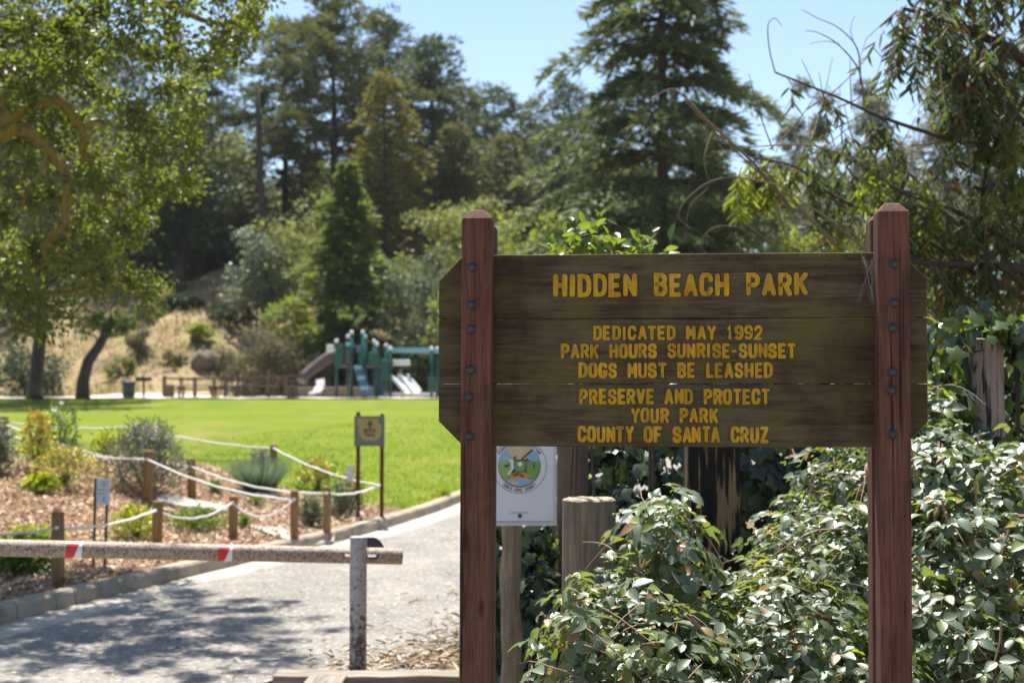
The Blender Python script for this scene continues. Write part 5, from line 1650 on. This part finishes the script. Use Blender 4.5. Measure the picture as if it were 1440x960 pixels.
def shrub(label, px, ptop, Y, wpx, mat, name='shrub', **k):
    k.setdefault('crown0', -.05); k.setdefault('tr', .05); k.setdefault('nclump', 34); k.setdefault('size', .15)
    return broad(label, px, ptop, Y, wpx, mat, name, 'shrub', **k)

# --- left: dark trees on the hillside behind the oak
broad('wide dark evergreen on the hill filling the far left behind the mossy oak', 20, -30, 76, 300, 'dark_broad', nclump=80, per=120, size=.30, tr=.35, crown0=.25)
broad('dark evergreen between the wide far left one and the tall dark hillside tree', 150, 40, 79, 230, 'dark_broad', nclump=70, per=120, size=.30, tr=.3, crown0=.2)
broad('tall dark hillside tree seen through the right edge of the mossy oak', 255, 110, 72, 150, 'dark_broad', nclump=64, per=115, size=.28, tr=.3, crown0=.1)
pine('dark leaning pine just right of the mossy oak crown against the sky', 300, 95, 82, 112, 'pine', .35, 46, 60)
broad('slim olive green tree with bare lower trunk left of the bare pole', 312, 175, 76, 80, 'olive_broad', nclump=40, per=80, size=.24, tr=.2, crown0=.3)
broad('grey olive tree directly behind the bare pole', 345, 200, 79, 80, 'grey_broad', nclump=40, per=80, size=.24, tr=.2, crown0=.25)
rt, h = tree_root('dead_trunk', 'bare dead pole of a trunk standing against the sky at upper left', 361, 72, 120, 'dead tree')
MB().tube([(.5, 0, -.4), (.3, 0, h * .4), (.1, 0, h * .8), (0, 0, h)], [.24, .19, .14, .11], 9).tube([(.12, 0, h * .74), (.6, 0, h * .78), (.9, .1, h * .8)], [.07, .05, .03], 6).build('trunk', M['bark_dark'], rt)
shrub('dark understorey bush under the tall dark hillside tree', 225, 330, 75, 190, 'dark_broad', nclump=50, per=110, size=.24)
shrub('dark understorey bush left of the pale silvery shrub', 295, 300, 78, 120, 'dark_broad', nclump=44, per=110, size=.24)
shrub('dark shaded bush behind the straight trunk at far left', 35, 478, 57.5, 150, 'dark_broad', nclump=40, per=100, size=.16)
broad('shaded bush low on the hill at the far left edge', -60, 420, 66, 160, 'dark_broad', nclump=40, per=100, size=.2)
# --- the wood on the hill crest that closes the view behind the single trees
wl = []
for _ in range(900):
    px = random.uniform(150, 1120); Y = random.uniform(84, 104)
    topy = 238 + 22 * math.sin(px * .021) + 14 * math.sin(px * .067 + 1)
    if px > 980: topy = 262
    q = at(px, topy, Y); zg = Hf(q.x, Y)
    z = zg + (q.z - zg) * random.uniform(.12, 1.0)
    wl.append((q.x, Y, z, random.uniform(.9, 1.6)))
for _ in range(420):
    px = random.uniform(-260, 345); Y = random.uniform(76, 90)
    q = at(px, 250 + 30 * math.sin(px * .03), Y); zg = Hf(q.x, Y)
    lo = at(px, 400 - max(0, px - 200) * .15, Y).z
    z = max(zg + .5, lo) + (q.z - max(zg + .5, lo)) * random.random()
    wl.append((q.x, Y, z, random.uniform(.8, 1.4)))
wm = MB()
for c in wl[::12]: wm.tube([(c[0], c[1], Hf(c[0], c[1]) - .3), (c[0] + .2, c[1], c[2])], [.16, .08], 6, cap=False)
wd = [clump_leaves(wl[i::3], 70, .42, .5, 'diamond', .35, .35, .85, 0, i) for i in range(3)]
wo = tag(link('woodland', leaf_mesh('woodland', wd), [M['dark_broad'], M['olive_broad'], M['pine_olive']]), kind='stuff')
wt = wm.build('trunks', M['bark_dark'], wo, fix=False)
# --- tall pines
pine('tall ragged pine left of the tallest pine', 402, 40, 84, 151, 'pine', .30, 62, 70)
pine('tallest pine reaching the top edge of the photo', 470, -14, 80, 196, 'pine_olive', .28, 84, 72)
pine('tall pine between the tallest pine and the broken topped pine', 540, 25, 86, 145, 'pine', .3, 64, 70)
pine('pine with dense dark top right of the golden crowned tree', 608, 58, 82, 117, 'pine', .25, 62, 78)
pine('round headed pine on the skyline right of the dense dark topped pine', 650, 128, 88, 100, 'pine_olive', .25, 50, 66)
pine('dark round headed pine on the skyline above the left post of the sign', 697, 128, 92, 117, 'pine', .22, 54, 66)
pine('lowest pine on the skyline midway between the left post and the cedar', 748, 150, 95, 117, 'pine_olive', .2, 54, 66)
pine('dark pine on the skyline touching the left branches of the cedar', 803, 118, 90, 134, 'pine', .2, 60, 66)
pine('pine partly hidden behind the left side of the cedar', 858, 128, 88, 134, 'pine', .15, 60, 66)
pine('pine hidden behind the middle of the cedar', 985, 150, 84, 145, 'pine', .15, 60, 66)
def oval(u): return (math.sin(math.pi * min(1, (u * .86 + .14))) ** .7) * (1.0 if u < .6 else 1) + .05
conifer('golden crowned conifer with a rounded top in front of the tall pines', 542, 102, 74, 120, 'golden', 'golden_conifer', 150, 44, .34, oval, .25)
conifer('bushy mid green conifer below the round headed pines', 640, 172, 77, 105, 'pine_olive', 'conifer', 130, 44, .34, oval, .2)
conifer('grey green conifer right of the bushy mid green one', 712, 190, 80, 120, 'pine_olive', 'conifer', 130, 44, .34, oval, .2)
conifer('dark conifer left of the cedar behind the lime green shrubs', 776, 186, 82, 110, 'pine', 'conifer', 130, 44, .34, oval, .2)
# --- middle storey
shrub('olive rounded tree crown behind the left side of the young dark fir', 418, 268, 67, 130, 'olive_broad', size=.2, nclump=40, per=110)
shrub('olive rounded tree crown right of the young dark fir', 612, 262, 67, 120, 'olive_broad', size=.2, nclump=40, per=110)
shrub('olive tree crown behind the left post of the sign', 668, 258, 70, 120, 'olive_broad', size=.2, nclump=40, per=110)
shrub('grey green willowy bush between the young dark fir and the sign', 588, 345, 60.5, 120, 'grey_broad', size=.17, nclump=54, per=120)
shrub('lime green shrub directly above the left half of the sign', 712, 285, 63, 140, 'lime_broad', size=.2, nclump=44, per=110)
shrub('lime green shrub below the left branches of the cedar', 782, 280, 60, 120, 'lime_broad', size=.2, nclump=40, per=110)
shrub('olive shrub behind the left edge of the sign between grey bush and lime shrub', 650, 330, 58.5, 110, 'olive_broad', size=.16, nclump=40, per=110)
shrub('dark bush under the cedar at its left', 868, 270, 57, 150, 'dark_broad', size=.22, nclump=46, per=110)
shrub('dark bush under the cedar at its right', 1010, 265, 57, 150, 'dark_broad', size=.22, nclump=46, per=110)
conifer('young dark fir with bright tips standing behind the playground', 488, 232, 62, 236, 'fir', 'fir_tree', 150, 120, .38, lambda u: min(.80, (1 - u) * 1.2) * (.78 + .22 * math.sin(u * 26)), .20, .02, lenvar=(.3, 1.42))
broad('pale silvery leaved shrub on the dry slope left of the young dark fir', 362, 312, 66, 92, 'pale_broad', 'silver_shrub', 'shrub', nclump=40, per=80, size=.20, tr=.07, crown0=.0, tm='oval')
shrub('yellow green bush at the left foot of the young dark fir', 412, 412, 64, 70, 'lime_broad', size=.16)
shrub('large round dry olive bush behind the picnic tables', 381, 456, 60, 112, 'dry_broad', size=.13, nclump=54, per=130)
shrub('lime green bush at the right side of the round dry bush', 428, 470, 61.5, 44, 'lime_broad', size=.13)
shrub('small bright bush alone on the dry slope above the boulder', 281, 452, 63.5, 40, 'lime_broad', size=.12, nclump=22)
shrub('low green scrub on the slope left of the small bright bush', 212, 418, 66.5, 60, 'olive_broad', size=.12, nclump=22)
shrub('brown dry scrub patch on the slope right of the leaning tree', 196, 452, 62.5, 46, 'dry_broad', size=.12, nclump=18)
shrub('brush under the pale silvery shrub', 330, 425, 67, 90, 'dark_broad', size=.14, nclump=24)
shrub('dark bush behind the playground tower', 520, 470, 61, 110, 'dark_broad', size=.15, nclump=40)
shrub('dark green bush behind the overhead bar at the left edge of the sign', 605, 455, 61, 90, 'dark_broad', size=.15, nclump=40)
shrub('brown dry bush behind the brown tube slide', 446, 500, 59.5, 60, 'dry_broad', size=.12, nclump=24)
shrub('dry brown scrub just right of the boulder', 318, 488, 61.4, 50, 'dry_broad', size=.11, nclump=20)
shrub('low olive scrub on the slope directly behind the litter bin', 168, 500, 60.6, 46, 'olive_broad', size=.11, nclump=18)
shrub('dark scrub high on the slope between two clumps of brush', 262, 415, 67.5, 64, 'dark_broad', size=.14, nclump=24)
shrub('dry scrub on the slope left of the boulder above the rail fence', 245, 492, 61.2, 40, 'dry_broad', size=.10, nclump=16)
# boulder on the slope
b0 = at(287, 510, 61.2); bz = Hf(b0.x, 61.2)
mbb = MB(); V = []; nu, nv = 18, 10
for i in range(nv + 1):
    for j in range(nu):
        a, e2 = 2 * math.pi * j / nu, math.pi * i / nv - math.pi / 2
        k = 1 + .12 * math.sin(3 * a + i) + .10 * math.sin(5 * a - 2 * i)
        V.append((.52 * k * math.cos(e2) * math.cos(a), .45 * k * math.cos(e2) * math.sin(a), .46 * k * math.sin(e2)))
mbb.add(V, [(i * nu + j, i * nu + (j + 1) % nu, (i + 1) * nu + (j + 1) % nu, (i + 1) * nu + j) for i in range(nv) for j in range(nu)], True)
o = mbb.build('boulder', M['boulder'], None, 0, (b0.x, 61.2, bz + .30)); tag(o, 'brown rounded boulder on the dry slope above the picnic fence', 'boulder')

# --- the cedar
def cedar_prof(u):
    if u < .18: return .75 + .25 * u / .18
    return (1 - (u - .18) / .82) ** .80
conifer('huge spreading cedar with layered drooping branches above the sign', 930, -250, 47, 425, 'cedar', 'cedar_tree', 235, 210, .40, cedar_prof, .26, .03, 'bark_dark', 17, .22, .5, lenvar=(.42, 1.38))
# --- right: hazy eucalypts
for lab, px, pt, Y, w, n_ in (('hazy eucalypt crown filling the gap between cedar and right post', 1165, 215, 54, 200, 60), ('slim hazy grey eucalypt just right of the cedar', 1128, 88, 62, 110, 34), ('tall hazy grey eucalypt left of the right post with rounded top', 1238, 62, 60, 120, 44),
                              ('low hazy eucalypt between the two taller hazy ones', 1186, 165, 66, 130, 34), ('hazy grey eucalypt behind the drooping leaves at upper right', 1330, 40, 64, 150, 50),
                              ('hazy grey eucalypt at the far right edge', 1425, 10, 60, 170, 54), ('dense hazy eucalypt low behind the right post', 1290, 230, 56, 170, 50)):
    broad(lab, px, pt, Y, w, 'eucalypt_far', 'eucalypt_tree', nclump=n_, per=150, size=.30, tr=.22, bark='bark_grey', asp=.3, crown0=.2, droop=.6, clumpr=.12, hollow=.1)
shrub('pale lime bush between the cedar and the right post', 1115, 292, 44, 130, 'lime_broad', size=.14, nclump=40, per=90)
shrub('olive bush behind the right post under the drooping leaves', 1220, 300, 40, 130, 'olive_broad', size=.14, nclump=40, per=90)
shrub('dark bush at right behind the ivy stump', 1400, 250, 30, 260, 'dark_broad', size=.12, nclump=70, per=110)

# --- two trunks at the left of the picnic ground
def park_tree(label, foot, bends, r, crown, mat, n_cl, name, wcl=.55, per=170):
    f = gp3(foot[0], foot[1]); Y = foot[1]
    root = thing(name, label, 'tree', tuple(f))
    pts = [Vector((0, 0, -.3))] + [at(b[0], b[1], Y + (b[2] if len(b) > 2 else 0)) - f for b in bends]
    k = len(pts)
    mb = MB(); mb.tube(pts, [r * 1.35] + [r * (1.1 - .6 * i / k) for i in range(1, k)], 10)
    cl = []
    (cx, cy, wx, hy, dy) = crown
    c = at(cx, cy, Y) - f; s = Y / F
    for _ in range(n_cl):
        d = rdir(1)[0] * random.random() ** .4
        cl.append((c.x + d[0] * wx * s, c.y + d[1] * dy, c.z + d[2] * hy * s, wcl * random.uniform(.7, 1.3)))
    twig_net(mb, cl, tuple(pts[-1]), .03, .05, [tuple(p) for p in pts[2:]], 5)
    mb.build('trunk', M['bark_dark'], root, fix=False)
    link('crown', leaf_mesh('crown', [clump_leaves(cl, per, .22, .45, 'diamond', .4, .2, .6)]), [M[mat]], root)
park_tree('straight dark trunked tree left of the leaning tree at the lawn edge', (48, 52.6), [(50, 535), (56, 480), (60, 420), (70, 340), (80, 240)], .26, (70, 230, 150, 150, 4.0), 'pine_olive', 60, 'park_tree', .9)
park_tree('leaning bent tree with a small dark flat crown by the litter bin', (116, 53.2), [(117, 535), (124, 508), (140, 485), (152, 462), (160, 448)], .23, (148, 456, 46, 15, 1.3), 'fir', 20, 'leaning_tree', .24, 60)
park_tree('tall tree out to the left whose crown shades the edge of the lawn', (-60, 48.5), [(-60, 480), (-45, 380), (-10, 260)], .28, (30, 235, 190, 130, 3.5), 'pine_olive', 64, 'park_tree', .9)

# --- mossy oak whose crown hangs in from the upper left
oroot = thing('oak_tree', 'mossy oak with small shiny leaves hanging in at the upper left', 'tree', (-7.2, 11.8, Hf(-7.2, 11.8)))
oz = Vector(oroot.location)
mb = MB()
mb.tube([Vector((-7.2, 11.8, oz.z - .3)) - oz, Vector((-7.1, 11.8, 1.6)) - oz, Vector((-6.6, 11.7, 3.0)) - oz, Vector((-6.3, 11.8, 4.6)) - oz, Vector((-6.0, 12, 6.2)) - oz], [.34, .27, .24, .20, .12], 14)
def limb(pl, rads):
    pts = [at(*p) - oz for p in pl]; sm = []
    sr_ = []
    for i in range(len(pts) - 1):
        for j in range(5):
            t = j / 5; p0 = pts[max(i - 1, 0)]; p1 = pts[i]; p2 = pts[i + 1]; p3 = pts[min(i + 2, len(pts) - 1)]
            q = .5 * ((2 * p1) + (-p0 + p2) * t + (2 * p0 - 5 * p1 + 4 * p2 - p3) * t * t + (-p0 + 3 * p1 - 3 * p2 + p3) * t ** 3)
            sm.append(q + Vector((random.gauss(0, .008), random.gauss(0, .008), random.gauss(0, .008)))); sr_.append((rads[i] * (1 - t) + rads[i + 1] * t) * random.uniform(.90, 1.10) * .74)
    sm.append(pts[-1]); sr_.append(rads[-1])
    mb.tube(sm, sr_, 11)
    return sm[::3]
Lb = []
Lb += limb([(-420, 330, 11.7), (-200, 265, 11.6), (-40, 205, 11.5), (10, 170, 11.5), (52, 143, 11.5), (88, 146, 11.6), (112, 180, 11.6), (116, 212, 11.6), (130, 232, 11.6)], [.16, .12, .085, .075, .064, .056, .05, .042, .03])
Lb += limb([(-200, 265, 11.6), (-40, 210, 11.4), (0, 192, 11.4), (32, 184, 11.4), (66, 206, 11.4), (92, 246, 11.35), (94, 290, 11.35), (84, 322, 11.35), (62, 346, 11.4), (66, 368, 11.4)], [.12, .078, .07, .066, .064, .06, .052, .046, .036, .02])
for f in ([(52, 143, 11.5), (64, 118, 11.5), (96, 96, 11.6), (120, 60, 11.8)], [(92, 246, 11.35), (112, 262, 11.4), (140, 262, 11.5), (172, 284, 11.7)],
          [(66, 206, 11.4), (60, 238, 11.3), (38, 268, 11.3), (30, 300, 11.4)], [(84, 322, 11.35), (104, 344, 11.4), (132, 352, 11.6), (150, 374, 11.7)],
          [(112, 180, 11.6), (140, 170, 11.7), (176, 182, 11.8), (206, 176, 12)], [(10, 170, 11.5), (4, 140, 11.5), (-14, 110, 11.6), (-10, 70, 11.8)]):
    Lb += limb(f, [.032, .022, .015, .008])
Lb += limb([(-420, 100, 11.8), (-100, -40, 12.2), (100, -60, 12.4), (240, 10, 12.3), (330, 40, 12.2)], [.14, .10, .07, .045, .02])
Lb += limb([(-300, 420, 11.8), (-80, 400, 12.2), (60, 410, 12.4), (150, 400, 12.4)], [.09, .06, .035, .015])
OAK = [(-420, -420), (440, -420), (420, -60), (380, 20), (372, 70), (330, 95), (300, 130), (285, 165), (276, 200), (284, 255), (240, 285), (212, 312), (198, 340), (222, 385), (214, 420), (130, 408), (95, 440), (60, 470), (20, 478), (-420, 540)]
cl = []
while len(cl) < 800:
    x, y = random.uniform(-420, 440), random.uniform(-420, 540)
    if not in_poly(x, y, OAK): continue
    Y = random.uniform(10.7, 14.2)
    if -40 < x < 128 and 130 < y < 350 and Y < 12.0 and random.random() < .86: continue
    if 10 < x < 80 and 205 < y < 310 and random.random() < .55: continue
    if math.sin(x * .045 + 1.3) * math.sin(y * .05 + x * .012) < -.35 and random.random() < .7: continue
    if 300 < y and x > 120 and random.random() < .15: continue
    if y < -30 and random.random() < .68: continue
    c = at(x, y, Y) - oz
    cl.append((c.x, c.y, c.z, random.uniform(.12, .27)))
twig_net(mb, cl, tuple(at(-150, 150, 12) - oz), .006, .010, [tuple(p) for p in Lb], 4)
mb.build('trunk', M['bark_oak'], oroot, fix=False)
link('crown', leaf_mesh('crown', [clump_leaves(cl, 125, .050, .58, 'oval', .35, .05, .75)]), [M['oak']], oroot)

# --- eucalyptus leaning in from the right with drooping leaves and bare twigs
eroot = thing('eucalyptus_tree', 'eucalyptus leaning in from the right with long drooping leaves and bare twigs', 'tree', (5.6, 10.2, Hf(5.6, 10.2)))
ez = Vector(eroot.location)
mb = MB()
mb.tube([Vector((5.6, 10.2, ez.z - .3)) - ez, Vector((5.4, 10.1, 2.0)) - ez, Vector((5.3, 10.0, 4.0)) - ez, Vector((5.0, 9.8, 6.5)) - ez], [.30, .25, .2, .12], 14)
mt_ = MB()
strands = []   # points where leafy strands hang
def branch(pl, r0, r1, m, leafy=0, reach=.5):
    pts = [at(*p) - ez for p in pl]; sm = []; rr = []
    n_ = len(pts)
    for i in range(n_ - 1):
        for j in range(4):
            t = j / 4; p0 = pts[max(i - 1, 0)]; p1 = pts[i]; p2 = pts[i + 1]; p3 = pts[min(i + 2, n_ - 1)]
            q = .5 * ((2 * p1) + (-p0 + p2) * t + (2 * p0 - 5 * p1 + 4 * p2 - p3) * t * t + (-p0 + 3 * p1 - 3 * p2 + p3) * t ** 3)
            sm.append(q); rr.append(r0 + (r1 - r0) * (i + t) / (n_ - 1))
    sm.append(pts[-1]); rr.append(r1)
    m.tube(sm, rr, 7, cap=False)
    for _ in range(leafy):
        k = random.randrange(len(sm))
        strands.append((sm[k], reach))
    return sm
E = 9.6
# main limbs
branch([(1760, 240, 10.2), (1600, 180, 10), (1480, 110, 9.8), (1400, 60, 9.7), (1330, 30, 9.6), (1270, 12, 9.6)], .07, .012, mb, 60, .5)
branch([(1760, 60, 10.2), (1560, -60, 10), (1420, -70, 9.8), (1320, -40, 9.7)], .07, .015, mb, 60, .55)
branch([(1770, 500, 10), (1600, 440, 9.8), (1480, 392, 9.6), (1400, 374, 9.5), (1330, 371, 9.4), (1262, 366, 9.4)], .05, .018, mb, 20, .4)
branch([(1700, 470, 10), (1560, 420, 9.9), (1420, 340, 9.8), (1330, 290, 9.7), (1240, 260, 9.6)], .035, .010, mb, 22, .38)
branch([(1740, 420, 10.2), (1560, 330, 10), (1450, 300, 9.9), (1370, 262, 9.8)], .04, .012, mb, 22, .38)
branch([(1450, 130, 9.8), (1400, 200, 9.7), (1380, 290, 9.7), (1392, 380, 9.7)], .022, .006, mb, 14, .36)
branch([(1560, 120, 10), (1490, 170, 9.9), (1450, 250, 9.9), (1440, 330, 9.9)], .022, .006, mb, 14, .36)
branch([(1640, 420, 9.8), (1520, 330, 9.6), (1430, 225, 9.5), (1330, 195, 9.4), (1240, 165, 9.4), (1180, 138, 9.4), (1090, 102, 9.4)], .024, .006, mb, 12, .3)
branch([(1600, 480, 9.7), (1440, 400, 9.5), (1330, 300, 9.4), (1265, 268, 9.4), (1200, 226, 9.4)], .020, .006, mb, 22, .4)
branch([(1560, 470, 9.6), (1400, 400, 9.5), (1290, 330, 9.5), (1220, 300, 9.5), (1160, 268, 9.5), (1120, 235, 9.5), (1060, 222, 9.5)], .018, .006, mb, 22, .30)
branch([(1500, 480, 9.6), (1380, 430, 9.6), (1320, 395, 9.6), (1290, 372, 9.6)], .018, .008, mb, 20, .4)
branch([(1500, 260, 9.8), (1420, 150, 9.7), (1360, 130, 9.6), (1300, 70, 9.5)], .022, .008, mb, 20, .4)
# bare twigs
bare = []
branch([(1200, 226, 9.4), (1150, 206, 9.4), (1080, 205, 9.4), (1000, 215, 9.3)], .007, .003, mt_)
branch([(1110, 290, 9.3), (1060, 230, 9.2), (1000, 175, 9.2), (955, 130, 9.2), (935, 128, 9.2), (915, 142, 9.2)], .012, .003, mt_)
branch([(1115, 300, 9.3), (1070, 246, 9.2), (1010, 190, 9.2), (962, 140, 9.2)], .008, .003, mt_)
branch([(1090, 102, 9.4), (1082, 70, 9.4), (1080, 36, 9.4), (1090, 26, 9.4), (1100, 38, 9.4)], .005, .002, mt_)
branch([(1215, 150, 9.4), (1208, 100, 9.4), (1180, 64, 9.4), (1150, 46, 9.4), (1132, 44, 9.4)], .007, .002, mt_)
branch([(1210, 120, 9.4), (1206, 70, 9.4), (1180, 40, 9.4), (1150, 26, 9.4), (1128, 14, 9.4)], .006, .002, mt_)
branch([(1206, 72, 9.4), (1196, 44, 9.4), (1202, 22, 9.4)], .003, .0015, mt_)
branch([(1180, 62, 9.4), (1160, 58, 9.4), (1138, 62, 9.4)], .003, .0015, mt_)
branch([(1175, 345, 9.3), (1150, 318, 9.2), (1125, 292, 9.2), (1106, 272, 9.2)], .016, .008, mt_)
branch([(1215, 350, 9.3), (1170, 312, 9.2), (1130, 285, 9.2), (1100, 262, 9.2)], .010, .004, mt_)
branch([(1060, 330, 9.2), (1030, 318, 9.1), (1000, 322, 9.1), (985, 345, 9.1), (1000, 362, 9.1)], .004, .002, mt_)
branch([(1100, 262, 9.2), (1040, 250, 9.1), (1000, 255, 9.1), (966, 280, 9.1), (954, 305, 9.1), (972, 322, 9.1)], .006, .003, mt_)
branch([(1000, 190, 9.2), (990, 225, 9.1), (996, 262, 9.1), (970, 290, 9.1), (962, 340, 9.1)], .005, .002, mt_)
branch([(1050, 180, 9.2), (1016, 150, 9.2), (1004, 170, 9.2), (1012, 205, 9.2), (1026, 214, 9.2)], .004, .002, mt_)
for _ in range(90):
    x, y = random.uniform(1080, 1440), random.uniform(150, 440)
    a_ = random.uniform(-2.6, -.3); L_ = random.uniform(40, 130)
    branch([(x, y, E + random.uniform(-.4, .4)), (x + L_ * .5 * math.cos(a_), y + L_ * .5 * math.sin(a_) + 8, E), (x + L_ * math.cos(a_), y + L_ * math.sin(a_), E + random.uniform(-.3, .3))], .006, .002, mt_)
# leafy strands
extra = []
def region(n_, x0, y0, x1, y1, Y0, Y1, reach, keep=None):
    for _ in range(n_):
        x, y = random.uniform(x0, x1), random.uniform(y0, y1)
        if keep and not keep(x, y): continue
        extra.append((at(x, y, random.uniform(Y0, Y1)) - ez, reach))
region(95, 1262, -60, 1460, 150, 9.2, 10.4, .42, lambda x, y: y < 40 + (x - 1262) * 1.0)
region(46, 1330, 60, 1400, 150, 9.2, 9.9, .38)
region(50, 1300, 230, 1470, 400, 9.4, 10.8, .34)
region(64, 1150, 200, 1320, 350, 9.4, 10.8, .30)
region(16, 1130, 180, 1250, 270, 9.4, 10.4, .26)
region(22, 1390, 100, 1490, 380, 9.2, 10.6, .4)
region(46, 1280, 300, 1470, 420, 9.8, 11, .35)
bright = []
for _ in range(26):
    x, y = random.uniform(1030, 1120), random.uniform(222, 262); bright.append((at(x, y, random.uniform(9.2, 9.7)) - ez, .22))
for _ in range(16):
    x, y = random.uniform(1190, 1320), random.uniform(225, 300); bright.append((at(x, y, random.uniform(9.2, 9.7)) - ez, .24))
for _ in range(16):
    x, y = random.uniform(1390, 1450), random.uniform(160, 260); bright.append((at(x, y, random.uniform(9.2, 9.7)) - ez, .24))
def strand_leaves(lst, mi):
    Ps, Ds, Ls = [], [], []
    for (p, reach) in lst:
        L_ = reach * random.uniform(.5, 1.3)
        dx, dy = random.gauss(0, .28), random.gauss(0, .28)
        q = Vector((dx * L_, dy * L_, -L_))
        e2 = p + q
        mt_.tube([p, p + q * .5 + Vector((dx * .1, 0, .02)), e2], [.004, .003, .0015], 4, cap=False)
        k = int(9 + L_ * 34)
        for i in range(k):
            f = random.random() ** .8
            c = p + q * f
            a_ = random.uniform(0, 6.28)
            Ps.append(c); Ds.append((math.cos(a_) * .8 + dx * .4, math.sin(a_) * .8 + dy * .4, -random.uniform(.5, 1.2))); Ls.append(random.uniform(.065, .13))
    L = np.array(Ls); P = np.array([tuple(p) for p in Ps])
    return (P, np.array(Ds), rdir(len(L)), L, L * .20, 'lance', mi)
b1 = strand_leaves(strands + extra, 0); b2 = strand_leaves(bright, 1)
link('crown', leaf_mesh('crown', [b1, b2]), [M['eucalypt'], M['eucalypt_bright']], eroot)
mb.build('trunk', M['twig_dark'], eroot, fix=False)
mt_.build('bare_twigs', M['twig'], eroot, fix=False)

# ------------------------------------------------------------------ the air
M['air'] = bpy.data.materials.new('hazy_air'); M['air'].use_nodes = True
at_ = M['air'].node_tree; at_.nodes.remove(at_.nodes['Principled BSDF'])
pv = at_.nodes.new('ShaderNodeVolumePrincipled')
pv.inputs['Color'].default_value = (.92, .95, 1, 1)
pv.inputs['Density'].default_value = .00016
pv.inputs['Anisotropy'].default_value = .2
at_.links.new(pv.outputs[0], at_.nodes['Material Output'].inputs['Volume'])
hz = MB().box((0, 45, 14), (1300 * .2, 200, 34)).build('haze', M['air'])
hz.display_type = 'WIRE'
tag(hz, kind='stuff')
